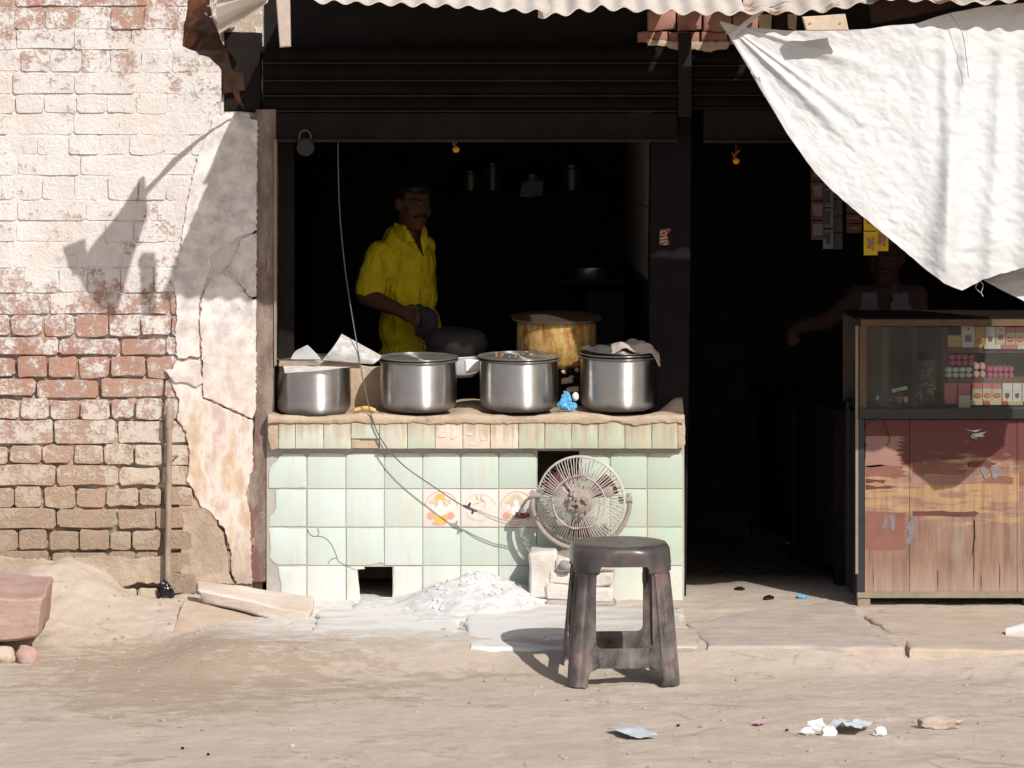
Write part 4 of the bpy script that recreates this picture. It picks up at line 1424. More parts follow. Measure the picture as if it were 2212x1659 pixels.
rt = random.Random(21)
for r in range(4):
    for c in range(11):
        if (r, c) == (0, 7):
            pts = [(1254, 985), (1252, 1054)]
            continue
        q = rtile(c, r)
        (x0, y0), (x1, _), (_, y1), _ = q
        m = M_TILE
        if r == 0 and c not in (8,):
            k = 5
            q = [(x0, y0 + k + 6), (x0 + 3, y0 + k * .6), (x0 + k, y0 + 2), (x0 + k + 12, y0), (x1 - k - 8, y0), (x1 - k, y0 + 2), (x1 - 3, y0 + k * .6), (x1, y0 + k + 4), (x1, y1), (x0, y1)]
        if c == 0:
            q = [[(604, 986), (612, 980), (654, 980), (661, 988), (661, 1054), (581, 1054), (580, 1030), (583, 1012), (590, 1003), (598, 997)],
                 [(596, 1058), (661, 1058), (661, 1137), (581, 1137), (583, 1116), (592, 1108), (597, 1096), (595, 1072)],
                 [(580, 1141), (661, 1141), (661, 1220), (600, 1220), (590, 1214), (582, 1204), (584, 1180)],
                 [(601, 1224), (661, 1224), (661, 1312), (608, 1312), (607, 1262), (602, 1240)]][r]
            q = jag(q, 10, 1.4, r * 3)
        if (r, c) == (0, 8):
            q = [(1256, 984), (1300, 982), (1310, 986), (1316, 992), (1316, 1054), (1254, 1054)]
        if (r, c) == (3, 2):
            q = jag([(749, 1224), (786, 1224), (788, 1229), (771, 1231), (775, 1262), (779, 1299), (786, 1303), (786, 1312), (749, 1312)], 9, 1.2, 3)
        if (r, c) == (3, 3):
            q = jag([(851, 1224), (911, 1224), (911, 1312), (850, 1312), (846, 1300), (850, 1270), (849, 1250)], 9, 1.2, 4)
        if (r, c) == (2, 2):
            q = [(749, 1141), (829, 1141), (829, 1218), (822, 1215), (806, 1219), (788, 1221), (749, 1221)]
        if r == 1 and c in (4, 5, 6):
            m = M_PRINTT
        bm = B()
        ty, tz = rt.uniform(-.0012, .0012), rt.uniform(-.006, .006)
        plate_px(bm, q, ty, 0.010, 0.0016, (lambda zc, tz: (lambda x, z: (z - zc) * tz))(W(0, (y0 + y1) / 2, 0).z, tz), 2)
        o = obj('tile', bm, m, ctr, smooth=True, angle=0.5)
        if m is M_PRINTT:
            e = x0
            yp = ty - 0.0010

            cnt = [0]

            def pl(name, pts, mm, dy=0.0):
                bm_ = B()
                cnt[0] += 1
                plate_px(bm_, [(e + px_, y0 + py_) for px_, py_ in pts], yp - cnt[0] * 0.00006, 0.001, 0.0)
                obj(name, bm_, mm, o)

            def ring(cx, cy, rx, ry, n=14, a0=0.0, a1=6.283):
                return [(cx + rx * math.cos(a0 + (a1 - a0) * i / (n - 1)), cy + ry * math.sin(a0 + (a1 - a0) * i / (n - 1))) for i in range(n)]

            def arc(cx, cy, rx, ry, wd, a0, a1, n=14):
                return ring(cx, cy, rx, ry, n, a0, a1) + ring(cx, cy, rx - wd, ry - wd, n, a1, a0)
            if c in (4, 6):
                PRr, PRo = (M_PR_RED, M_PR_ORANGE) if c == 4 else (flat('salmon_print', (0.66, 0.32, 0.24), 0.4), M_PR_TAN)
                pl('printed_motif', arc(39, 40, 36, 36, 1.6, math.pi * 1.02, math.pi * 1.98), M_PR_RED)
                pl('printed_motif', arc(-2, 62, 40, 40, 1.5, -1.0, -0.25, 8), M_PR_RED)
                pl('printed_motif', arc(80, 62, 40, 40, 1.5, math.pi + 0.25, math.pi + 1.0, 8), M_PR_RED)
                pl('printed_motif', ring(17, 27, 5, 4, 9), M_PR_TAN)
                pl('printed_motif', ring(57, 26, 4, 5, 9), M_PR_TAN)
                pl('printed_motif', ring(36, 22, 13, 13, 12), PRo)
                pl('printed_motif', [(21, 24), (28, 16), (28, 36), (22, 32)], M_PR_TAN)
                pl('printed_motif', [(46, 15), (53, 22), (51, 33), (45, 36)], M_PR_TAN)
                pl('printed_motif', ring(37, 29, 5.5, 7, 12), M_PR_WHITE, .0006)
                pl('printed_motif', [(27, 40), (36, 34), (48, 40), (50, 54), (42, 52), (32, 58), (26, 50)], M_PR_WHITE, .0006)
                pl('printed_motif', [(18, 38), (24, 32), (24, 38), (19, 46)], M_PR_WHITE, .0006)
                pl('printed_motif', [(50, 40), (58, 32), (58, 38), (52, 46)], M_PR_WHITE, .0006)
                pl('printed_motif', arc(38, 42, 7, 9, 1.6, 0.3, 2.9, 8), M_PR_TAN, .0012)
                pl('printed_motif', ring(16, 57, 8, 8, 11), PRr)
                pl('printed_motif', ring(60, 57, 8, 8, 11), PRr)
                pl('printed_motif', [(24, 54), (30, 56), (37, 60), (46, 56), (53, 53), (55, 62), (48, 72), (36, 76), (28, 72), (23, 62)], PRo, .0003)
                pl('printed_motif', [(18, 72), (28, 72), (38, 77), (50, 72), (44, 77), (26, 78)], PRr)
            else:
                for a_ in range(14):
                    t0 = math.pi * 1.1 + a_ * math.pi * 0.8 / 14
                    pl('printed_motif', arc(41, 46, 36 + (a_ % 3), 38, 3.0, t0, t0 + 0.11, 3), M_PR_PINK)
                for a_ in range(9):
                    t0 = math.pi * 0.25 + a_ * math.pi * 0.6 / 9
                    pl('printed_motif', arc(41, 30, 36 + (a_ % 2) * 2, 38, 3.0, t0, t0 + 0.14, 3), M_PR_PINK)
                pl('printed_motif', arc(42, 34, 12, 15, 2.2, -1.4, 1.9, 9), M_PR_PINK)
                pl('printed_motif', [(27, 32), (36, 27), (48, 25), (38, 30)], M_PR_TAN)
                pl('printed_motif', [(32, 14), (36, 12), (38, 22), (34, 22)], M_PR_TAN)
                pl('printed_motif', [(43, 12), (47, 13), (45, 24), (42, 22)], M_PR_TAN)
                pl('printed_motif', [(36, 50), (44, 46), (47, 50), (40, 55)], M_PR_PINK)
# cracks run across three tiles
bm = B()
for line in ([(664, 1143), (668, 1152), (676, 1158), (685, 1158), (689, 1150), (686, 1141)], [(686, 1158), (702, 1162), (716, 1176), (726, 1198), (731, 1212), (742, 1219)], [(728, 1205), (716, 1208), (708, 1218)], [(742, 1219), (756, 1226), (768, 1231)]):
    q = spline([W(x, y, -0.0005) for x, y in line], 3)
    tube(bm, q, 0.0013, 4)
obj('crack', bm, M_CRACK, ctr)

# ledge: its own row of tiles under a clay top
LX = [578, 602, 638, 699, 758, 820, 880, 940, 1000, 1059, 1120, 1177, 1235, 1292, 1350, 1408, 1464, 1479]
bm = B()
pxbox(bm, 582, 902, 1477, 968, -0.031, 0.09)
obj('ledge_core', bm, M_CLAY, ctr)
for k in range(len(LX) - 1):
    x0, x1 = LX[k] + 0.6, LX[k + 1] - 0.6
    if k in (0, 16):
        continue
    y1 = 969 if k != 4 else 947
    m = M_LEDGER if k in (7, 8, 9) else M_LEDGET
    if k == 2:
        x0 += 0
    bm = B()
    tz, ty = rt.uniform(-.01, .01), rt.uniform(-.0015, .0015)
    plate_px(bm, jag([(x0, 905), (x1, 905), (x1, y1), (x0, y1)], 12, 0.8, k), -0.042 + ty, 0.010, 0.0014, None, 2)
    o = obj('tile', bm, m, ctr, smooth=True, angle=0.5)
    if k in (7, 8):
        for j in range(3):
            bm = B()
            xx, yy = x0 + 4 + rt.uniform(0, 38), 930 + rt.uniform(0, 28)
            plate_px(bm, jag([(xx, yy), (xx + rt.uniform(8, 18), yy - 1), (xx + rt.uniform(6, 16), yy + 4), (xx + 1, yy + 5)], 4, 1.2, j + k), -0.0445 - j * .0002, 0.002, 0.0)
            obj('printed_motif', bm, M_PR_PINK, o)
for pts in ([(578, 902), (602, 905), (603, 950), (608, 968), (586, 972), (579, 950)], [(1464, 905), (1480, 908), (1480, 962), (1464, 970)], [(758, 946), (778, 948), (776, 968), (760, 969)]):
    bm = B()
    rough_sheet(bm, pts, -0.036, 0.03, 2.0, pts[0][0], 6)
    obj('bare_edge', bm, M_CLAY, ctr, smooth=True, angle=0.7)

POTS = [(678, 0.1465, 897, 783), (904, 0.150, 890, 779), (1121, 0.154, 889, 777), (1337, 0.152, 888, 771)]
PY_ = 0.135
PXW = [W(p[0], 800, PY_).x for p in POTS]


def clay_z(x, y):
    z = 0.716 + 0.010 * fbm(x * 5, y * 6, 4.2, 4) + 0.004 * fbm(x * 22, y * 22, 1.2, 3)
    for q in PXW:
        d = math.hypot((x - q) / 0.150, (y - PY_) / 0.17)
        z -= 0.016 * (1 - sstep(0.75, 1.15, d))
        d2 = abs(abs(x - q) - 0.19)
        z += 0.004 * math.exp(-(d2 / 0.05) ** 2)
    z += 0.055 * sstep(0.57, 0.66, x) * sstep(-0.02, 0.10, y)
    return z


bm = B()
xa, xb = W(580, 900, -0.03).x, W(1478, 900, -0.03).x


def clay(u, v):
    x = lerp(xa, xb, u)
    if v < 0.3:
        k = v / 0.3
        drip = 0.022 + 0.014 * fbm(x * 9, 1.0, 2.0, 4) + 0.02 * max(0, fbm(x * 26, 3.0, 2.0, 3))
        zt = clay_z(x, -0.03)
        y = lerp(-0.0485, -0.030, k ** 2.2)
        z = lerp(0.700 - drip + 0.008, zt, math.sin(k * math.pi / 2))
        y -= 0.005 * math.sin(k * math.pi) + 0.003 * fbm(x * 14, k * 3, 6, 3)
    else:
        y = lerp(-0.030, 0.63, (v - 0.3) / 0.7)
        z = clay_z(x, y)
    return Vector((x, y, z))


sheet(bm, 170, 70, clay)
obj('clay_top', bm, M_CLAY, ctr, smooth=True)
bm = B()
hexa(bm, [W(742, 890, .26), W(836, 890, .26), W(836, 890, .50), W(742, 890, .50), W(742, 786, .26), W(836, 792, .26), W(836, 794, .50), W(742, 788, .50)], 4, 0.012, 3)
obj('clay_hob', bm, M_CLAY, ctr, smooth=True, angle=0.7)
bm = B()
hexa(bm, [W(1112, 880, .31), W(1300, 880, .31), W(1300, 880, .66), W(1112, 880, .66), W(1112, 788, .31), W(1300, 788, .31), W(1300, 776, .66), W(1112, 776, .66)], 4, 0.012, 8)
obj('clay_hob', bm, M_SOOT, ctr, smooth=True, angle=0.7)
for k in range(8):
    bm = B()
    rock(bm, W(1218 + (k % 4) * 9 + R.uniform(-3, 3), 802 + (k // 4) * 16 + R.uniform(-3, 3), .29), (0.013, 0.012, 0.010), k * 2.3, 1, 0.5)
    obj('coal', bm, M_CLAY if k % 3 == 0 else M_SOOT, ctr)
bm = B()
for x0, x1, yy in ((1214, 1240, 822), (1224, 1252, 840)):
    hexa(bm, [W(x0, yy + 8, .27), W(x1, yy + 6, .27), W(x1, yy + 6, .32), W(x0, yy + 8, .32), W(x0, yy - 3, .27), W(x1, yy - 6, .27), W(x1, yy - 6, .32), W(x0, yy - 3, .32)], 1, 0.006, x0)
obj('hob_rim', bm, M_CLAY, ctr)

# ------------------------------------------------------------------ pots
TILT = Matrix.Rotation(0.040, 3, 'X')
PL_LAB = ['leftmost shiny steel cooking pot, under the newspaper sheets', 'shiny steel cooking pot under the cook, between the newspaper pot and the middle gap', 'shiny steel pot with a food-spattered plate on it, left of the blue bag', 'rightmost front steel pot, with a rag lying on its lids']
for k, (px_, r, pb, pt) in enumerate(POTS):
    c = W(px_, pb, PY_)
    c.z = W(px_, pb, PY_ - r * 0.75).z
    H = (pb - pt) / (FPX / (PY_ - r - EYE_Y))
    t = thing('cooking_pot', PL_LAB[k], 'pot', c, 'steel pots in a row on the counter')
    rr = 0.036
    prof = [(0, 0.0), (r * 0.55, 0.001)]
    for i in range(9):
        a = i / 8 * math.pi / 2
        prof.append((r - rr + rr * math.sin(a), rr * 0.9 - rr * 0.9 * math.cos(a) + 0.001))
    for i in range(1, 7):
        prof.append((r * (1 + 0.006 * math.sin(i / 6 * math.pi)), lerp(rr, H - 0.006, i / 6)))
    prof += [(r - 0.003, H - 0.006), (r - 0.003, rr), (r - rr, 0.006), (0, 0.006)]
    bm = B()
    lathe(bm, prof, c, 72, TILT, 0.012, k * 3.3)
    obj('body', bm, M_STEEL, t, smooth=True, angle=0.9)
    bm = B()
    pr = [(r - 0.002, H - 0.008), (r + 0.003, H - 0.009), (r + 0.008, H - 0.006), (r + 0.009, H - 0.003), (r + 0.007, H), (r - 0.001, H + 0.001), (r - 0.002, H - 0.008)]
    lathe(bm, pr, c, 72, TILT, 0.012, k * 3.3)
    obj('rim', bm, M_STEEL, t, smooth=True)
    top = c + TILT @ Vector((0, 0, H))
    lr = r + 0.004

    def lid(label, zoff, rad, dz, seed, m=M_LID, tl=TILT, dx=0.0):
        bm_ = B()
        lathe(bm_, [(0, 0.004 + dz), (rad * .55, 0.004 + dz * .9), (rad * .82, 0.002), (rad * .9, 0.0), (rad * .97, 0.005), (rad, 0.0075), (rad + .002, 0.005), (rad * .93, -0.002), (rad * .8, -0.001), (0, dz)], top + Vector((dx, 0, zoff)), 56, tl, 0.012, seed)
        return tag(obj('pot_lid', bm_, m, smooth=True, angle=0.9), label, 'lid', 'flat lids on the steel pots')
    if k == 0:
        lid('dark flat lid on the leftmost pot, half under newspaper', 0.006, lr, 0.004, 1.0, M_LID)
    elif k == 1:
        lid('flat dull lid on the pot in front of the cook', 0.003, lr + .004, -0.004, 2.0, M_LID)
    elif k == 2:
        tp = lid('dented plate with orange food bits covering the pot left of the blue bag', 0.003, lr + 0.006, 0.002, 3.0, M_LID)
        for q in range(14):
            bm = B()
            a, rad = R.uniform(0, 6.28), R.uniform(0.02, 0.13)
            rock(bm, top + TILT @ Vector((rad * math.cos(a), rad * math.sin(a), 0.012)), (R.uniform(.003, .011), 0.005, 0.003), q, 1, 0.4)
            tag(obj('food_scrap', bm, M_FOOD if q % 3 else M_CLAY), 'bit of orange food left on the plate over the third pot', 'food', 'food bits on the plate')
    else:
        lid('lower of two stacked lids on the rightmost pot', 0.004, lr - .002, 0.012, 4.0, M_LID)
        lid('upper domed lid on the rightmost pot, under the rag', 0.017, lr - .016, 0.016, 5.0, M_STEEL, Matrix.Rotation(0.06, 3, 'X') @ Matrix.Rotation(0.05, 3, 'Y'), -0.006)
        bm = B()
        cx_ = W(1372, 752, 0.09)

        def rag(u, v):
            x = lerp(-0.095, 0.095, u)
            y = lerp(-0.075, 0.07, v)
            z = 0.022 * (1 - (x / 0.11) ** 2) + 0.016 * fbm(x * 22, y * 16, 2.2, 4) + 0.008 * math.sin(x * 60 + y * 30)
            if v < 0.25:
                z -= (0.25 - v) * 0.10 * (0.6 + u)
            if u > 0.85:
                z -= (u - 0.85) * 0.20
            return cx_ + Vector((x, y, z))
        sheet(bm, 40, 30, rag, 0.004)
        tag(obj('rag', bm, M_CLOTHW, smooth=True, angle=1.2), 'dirty pinkish rag bunched on top of the rightmost pot lids', 'rag')

# papers on the first pot
def paper(name, label, cs, m, bulge, nu=10, nv=10, wave=0.0, grp=None):
    bm_ = B()
    uvl = uvbox(bm_)
    A, Bq, C, D = [W(*p) for p in cs]       # top-left, top-right, bottom-right, bottom-left
    n_ = (Bq - A).cross(D - A).normalized()
    if n_.y > 0:
        n_ = -n_
    g_ = []
    for j in range(nv + 1):
        row = []
        for i in range(nu + 1):
            u, v = i / nu, j / nv
            p = A.lerp(Bq, u).lerp(D.lerp(C, u), v) + n_ * (bulge * math.sin(v * math.pi) + wave * math.sin(u * 7 + v * 3))
            row.append((bm_.verts.new(p), u, v))
        g_.append(row)
    for j in range(nv):
        for i in range(nu):
            q = (g_[j][i], g_[j][i + 1], g_[j + 1][i + 1], g_[j + 1][i])
            f = bm_.faces.new([w[0] for w in q])
            for lp, w in zip(f.loops, q):
                lp[uvl].uv = (w[1], w[2])
    bmesh.ops.solidify(bm_, geom=list(bm_.faces), thickness=0.0008)
    return tag(obj(name, bm_, m, smooth=True, angle=0.8), label, 'newspaper', grp)


NG = 'newspaper pieces on the leftmost pot'
paper('paper_cone', 'printed newspaper rolled into a scoop, leaning on the leftmost pot', [(738, 721, -.015), (824, 768, .02), (806, 787, -.04), (696, 778, -.05)], M_NEWS, 0.03, 12, 10, 0, NG)
paper('newspaper_sheet', 'plain white paper corner sticking up behind the leftmost pot lid', [(640, 757, .10), (664, 745, .12), (694, 776, .05), (628, 776, .05)], M_PAPER, 0.004, 6, 6, 0, NG)
paper('newspaper_sheet', 'white newspaper strip hanging over the front of the leftmost pot', [(612, 790, -.032), (762, 792, -.020), (700, 800, -.034), (615, 806, -.036)], M_NEWS, 0.002, 10, 4, 0.001, NG)
paper('newspaper_sheet', 'brownish newspaper layer under the leftmost pot lid', [(604, 779, -.030), (776, 783, -.012), (778, 796, -.016), (602, 791, -.034)], flat('yellowed_paper', (0.50, 0.40, 0.31), 0.9), 0.001, 8, 3, 0.001, NG)

# rear pot
c = W(1202, 788, 0.42)
t = thing('cooking_pot', 'tall grease-burnt brown pot standing behind the front row', 'pot', c)
H = W(0, 688, 0.26).z - W(0, 788, 0.26).z
r = 0.160
bm = B()
lathe(bm, [(0, 0), (r - .02, 0), (r, 0.02), (r + .001, H * .5), (r, H), (r - .004, H), (r - .004, .02), (0, .012)], c, 64, TILT, 0.006, 2)
obj('body', bm, M_BURNT, t, smooth=True, angle=0.9)
bm = B()
lathe(bm, [(r - .003, H - .004), (r + .019, H - .001), (r + .022, H + .003), (r + .018, H + .006), (r - .003, H + .004), (r - .003, H - .004)], c, 64, TILT, 0.006, 2)
obj('rim', bm, M_LID, t, smooth=True)
bm = B()
top = c + TILT @ Vector((0, 0, H))
lathe(bm, [(0, .03), (r * .5, .027), (r * .85, .018), (r * 1.05, .012), (r * 1.15, .014), (r * 1.17, .011), (r * 1.1, .007), (r * .9, .011), (0, .026)], top, 56, Matrix.Rotation(0.07, 3, 'X'), 0.02, 6)
tag(obj('pot_lid', bm, flat('crusted_lid', (0.11, 0.075, 0.05), 0.5, 0.4, 0.4, 30, 0.4), smooth=True, angle=0.9), 'crusted dark lid on the tall burnt pot', 'lid')

# basin, wok
c = W(984, 812, 0.46)
bm = B()
lathe(bm, [(0, 0), (.075, 0), (.095, .02), (.104, .07), (.112, .086), (.108, .088), (.099, .07), (.07, .01), (0, .008)], c, 48, TILT)
tag(obj('basin', bm, M_ENAMEL, smooth=True, angle=0.9), 'white enamel basin behind the steel pots, under the black wok', 'basin')
c = W(984, 768, 0.46)
t = thing('wok', 'blackened iron pan heaped over the white basin before the cook', 'wok', c)
bm = B()
lathe(bm, [(.0, .004), (.098, 0), (.116, .014), (.129, .046), (.130, .062), (.121, .088), (.098, .104), (.06, .112), (.03, .114), (0, .114)], c, 48, Matrix.Rotation(0.05, 3, 'X') @ Matrix.Rotation(0.04, 3, 'Y'), 0.02, 3)
obj('bowl', bm, M_WOK, t, smooth=True, angle=0.9)
bm = B()
for x, y, l in ((960, 725, 12), (962, 736, 5), (981, 722, 4), (986, 722, 5)):
    tube(bm, [W(x, y, .405 - (y - 712) * .0016), W(x + 1, y + l, .400 - (y + l - 712) * .0016)], 0.0022, 5)
obj('batter_drip', bm, M_PR_ORANGE, t)
bm = B()
tube(bm, spline([W(926, 760, .40), W(915, 752, .39), W(914, 738, .40), W(925, 733, .41)], 5), 0.004, 6)
obj('loop_handle', bm, M_WOK, t)
bm = B()
hexa(bm, [W(1004, 808, .24), W(1040, 800, .24), W(1040, 800, .30), W(1004, 808, .30), W(1002, 776, .24), W(1040, 779, .24), W(1040, 779, .30), W(1002, 776, .30)], 2, 0.004, 3)  # sunlit right end of the basin, added as its own white block
tag(obj('basin_sunlit_end', bm, M_WHITE, smooth=True, angle=0.6), 'white block standing for the sunlit end of the basin, between the second and third steel pots', 'tub')

# bits between the pots
bm = B()
crumple(bm, W(1222, 872, 0.0), (0.030, 0.022, 0.034), 1.7, .6)
crumple(bm, W(1222, 858, 0.01), (0.020, 0.018, 0.028), 4.7, .6)
crumple(bm, W(1236, 876, 0.0), (0.020, 0.018, 0.018), 7.7, .6)
tag(obj('plastic_bag', bm, M_BLUE, smooth=True, angle=0.4), 'crumpled bright blue plastic bag between the third and fourth steel pots', 'plastic bag')
bm = B()
rock(bm, W(1243, 857, 0.05), (0.014, 0.014, 0.018), 4.0, 2, 0.1)
tag(obj('egg', bm, M_WHITE, smooth=True), 'white rounded lump beside the blue bag between the pots', 'egg')
bm = B()
q = spline([W(764, 888, -.01), W(778, 883, -.012), W(795, 882, -.012), W(812, 888, -.01)], 4)
tube(bm, q, [0.004] + [0.009] * (len(q) - 2) + [0.004], 8)
tag(obj('orange_peel', bm, M_PEEL, smooth=True), 'strip of orange peel on the clay between the first and second pots', 'fruit peel')

# ------------------------------------------------------------------ cable
t = thing('electric_cable', 'thin grey electric flex looping from the shutter rail across the counter to the fan', 'cable', W(900, 1130, -0.09))
c1 = [W(730, 300, 0.06), (W(732, 420, .05)), W(738, 510, .03), W(748, 600, .0), W(762, 690, -.03), W(774, 760, -.055), W(786, 830, -.06), W(800, 890, -.058), W(816, 935, -.056), W(842, 975, -.062), W(880, 1012, -.07), W(935, 1050, -.082), W(985, 1084, -.09), W(1008, 1096, -.093)]
bm = B()
tube(bm, spline(c1, 6), 0.0026, 6)
obj('flex', bm, M_CABLE, t, smooth=True)
c2 = [W(1008, 1096, -.093), W(1030, 1104, -.095), W(1062, 1121, -.10), W(1100, 1131, -.11), W(1140, 1125, -.14), W(1172, 1108, -.20), W(1190, 1095, -.225), W(1204, 1060, -.235), W(1225, 1035, -.235), W(1256, 1027, -.23), W(1280, 1040, -.225), W(1296, 1080, -.22), W(1284, 1130, -.22), W(1250, 1140, -.22), W(1215, 1132, -.22), W(1198, 1110, -.22)]
bm = B()
tube(bm, spline(c2, 6), 0.0020, 6)
obj('flex', bm, M_CABLEP, t, smooth=True)
bm = B()
tube(bm, spline([p + Vector((0.004, -0.002, 0.010 if 1 < i < 5 else 0.003)) for i, p in enumerate(c2[:7])], 6), 0.0018, 6)
obj('flex', bm, M_CABLEP, t, smooth=True)
bm = B()
tube(bm, [W(1000, 1092, -.093), W(1010, 1096, -.094), W(1030, 1105, -.096)], [0.004, 0.007, 0.004], 7)
tube(bm, [W(1012, 1094, -.094), W(1016, 1086, -.096)], [0.006, 0.004], 6)
tube(bm, [W(1022, 1101, -.095), W(1020, 1110, -.098)], [0.006, 0.005], 6)
obj('taped_joint', bm, M_TAPE, t)
bm = B()
tube(bm, [W(1114, 1112, -.02), W(1142, 1116, -.03)], 0.012, 10)
tag(obj('plug', bm, M_FANR, smooth=True, angle=0.7), 'dark maroon plug lying against the tiles beside the fan', 'plug')

# ------------------------------------------------------------------ fan seen from behind
FC = W(1255, 1080, -0.16)
FR = 95 / (FPX / (-0.16 - EYE_Y))
fan = thing('table_fan', 'dust-caked table fan facing into the stove mouth, on a pile of blocks', 'fan', W(1250, 1200, -0.16))
FM = Matrix.Rotation(math.radians(-9), 3, 'Z') @ Matrix.Rotation(math.radians(3), 3, 'X')


def fp(r, a, d):
    """d = towards the street"""
    return FC + FM @ Vector((r * math.cos(a), -d, r * math.sin(a)))


def ringt(bm, r, d, tr, n=60, wob=0.0):
    q = [fp(r * (1 + wob * nz(math.cos(a) * 2, math.sin(a) * 2, r)), a, d) for a in [6.283185 * i / n for i in range(n)]]
    vs_ = []
    for i in range(n):
        a = 6.283185 * i / n
        rad = (FM @ Vector((math.cos(a), 0, math.sin(a))))
        ax = FM @ Vector((0, -1, 0))
        vs_.append([bm.verts.new(q[i] + (rad * math.cos(b) + ax * math.sin(b)) * tr) for b in [6.283185 * j / 6 for j in range(6)]])
    for i in range(n):
        A, Bq = vs_[i], vs_[(i + 1) % n]
        for j in range(6):
            bm.faces.new((A[j], A[(j + 1) % 6], Bq[(j + 1) % 6], Bq[j]))


bm = B()
ringt(bm, FR, 0.0, 0.0045)
ringt(bm, FR * .995, 0.012, 0.003)
obj('outer_ring', bm, M_FANW, fan, smooth=True)
bm = B()
NW = 84
for i in range(NW):
    a = 6.283185 * i / NW
    if i in (30, 31, 17, 5):
        continue
    w_ = R.uniform(-.012, .012)
    tube(bm, [fp(FR, a, 0.004), fp(FR * .93, a + w_ * .3, 0.030), fp(FR * .72, a + w_, 0.050), fp(FR * .5, a + w_, 0.060), fp(FR * .30, a, 0.064)], 0.0016, 5, False)
o = tag(obj('rear_grille', bm, M_FANW, fan, smooth=True), kind=None)
bm = B()
for i in range(60):
    a = 6.283185 * i / 60
    tube(bm, [fp(FR, a, -0.004), fp(FR * .9, a, -0.032), fp(FR * .6, a, -0.052), fp(FR * .15, a, -0.060)], 0.0013, 4, False)
obj('front_grille', bm, M_FANW, fan, smooth=True)
bm = B()
ringt(bm, FR * .60, 0.058, 0.0024, 60, 0.02)
obj('middle_ring', bm, M_FANW, fan, smooth=True)
bm = B()
lathe(bm, [(0, 0), (.035, 0), (.05, .012), (.056, .035), (.056, .09), (0, .095)], FC + FM @ Vector((0, -0.082, 0)), 28, FM @ Matrix.Rotation(math.radians(-90), 3, 'X'), 0.05, 2)
obj('motor_housing', bm, M_FAN, fan, smooth=True, angle=0.8)
bm = B()
for k in range(26):
    a, rr = R.uniform(0, 6.28), R.uniform(0.0, 0.052)
    p = fp(rr, a, 0.083 - rr * 0.25)
    dirv = (FM @ Vector((R.uniform(-.3, .3), -1, R.uniform(-.5, .2)))).normalized()
    tube(bm, [p - dirv * .004, p + dirv * R.uniform(.010, .024)], [0.008, R.uniform(.003, .006)], 6)
obj('dust_clump', bm, M_FAN, fan, smooth=True, angle=0.9)
for a, rr, s in ((0.35, .115, .028), (2.6, .085, .024), (-2.3, .105, .022), (1.35, .10, .02)):
    bm = B()
    c_ = fp(rr, a, 0.052)
    rock(bm, c_, (s, 0.006, s * .8), a * 4, 2, 0.5)
    obj('dust_cake', bm, M_FAN, fan, smooth=True)
for k in range(3):
    bm = B()
    a0 = 0.5 + k * 2.094
    sheet(bm, 6, 8, lambda u, v: fp(lerp(.03, FR * .86, u), a0 + lerp(-.45, .45, v) * lerp(.9, .75, u), lerp(-.018, .016, v) + .004), 0.003)
    obj('blade', bm, M_FANR, fan, smooth=True)
YR = 0.189
bm = B()
q = []
for i in range(25):
    a = math.pi + math.pi * i / 24
    q.append(FC + Vector((YR * math.cos(a), 0.004, YR * math.sin(a) + 0.0)))
tube(bm, [W(1152, 1060, -.155)] + q[1:-1] + [W(1358, 1066, -.155)], 0.0095, 10)
obj('yoke', bm, M_FAN, fan, smooth=True)
for x0, x1, yy in ((1143, 1170, 1070), (1336, 1366, 1080)):
    bm = B()
    tube(bm, [W(x0, yy, -.158), W(x1, yy, -.158)], 0.0125, 10)
    obj('pivot_knob', bm, M_FAN, fan, smooth=True, angle=0.8)
bm = B()
lathe(bm, [(0, 0), (.085, 0), (.088, .01), (.072, .028), (.03, .036), (.014, .04), (.014, .06), (0, .06)], W(1248, 1206, -.16), 28)
obj('base', bm, M_FAN, fan, smooth=True, angle=0.8)

# blocks below the fan
t = thing('block_pile', 'pile of ash-dusted broken bricks and blocks holding up the fan', 'brick pile', W(1232, 1334, -0.17))


def blk(name, x0, y0, x1, y1, ya, yb, m, seed, sl=0.0, amp=0.013):
    bm_ = B()
    a_, b_, c_, d_ = W(x0, y1, ya), W(x1, y1 + sl, ya), W(x1, y0 + sl, ya), W(x0, y0, ya)
    k_ = Vector((0.01, yb - ya, 0))
    hexa(bm_, [a_, b_, b_ + k_, a_ + k_, d_, c_, c_ + k_, d_ + k_], 3, amp, seed)
    return obj(name, bm_, m, t, smooth=True, angle=0.7)


blk('block', 1142, 1192, 1200, 1292, -.24, -.06, M_BLOCK, 1, 0, .012)
blk('block', 1200, 1207, 1330, 1236, -.25, -.06, M_BLOCK, 2)
blk('brick', 1186, 1236, 1262, 1262, -.245, -.08, M_BLOCK, 3, 3)
blk('brick', 1264, 1237, 1326, 1268, -.24, -.08, M_BLOCK, 4, -2)
blk('brick', 1160, 1292, 1196, 1318, -.25, -.10, M_BLOCK, 5)
blk('brick', 1180, 1264, 1270, 1298, -.255, -.08, M_BLOCK, 6, 4)
blk('brick', 1272, 1270, 1322, 1302, -.25, -.08, M_BLOCK, 7)
blk('brick', 1176, 1298, 1250, 1334, -.27, -.08, M_BLOCKD, 8, 2)
blk('brick', 1252, 1303, 1328, 1338, -.27, -.08, M_BLOCKD, 9, 0)
bm = B()
rock(bm, W(1222, 1222, -.27), (0.03, 0.016, 0.02), 5, 2, 0.4)
obj('stone', bm, M_BLOCKD, t, smooth=True)

# ash heap against the tiles
bm = B()
hx, hy = W(1036, 1300, -.10).x, -0.12


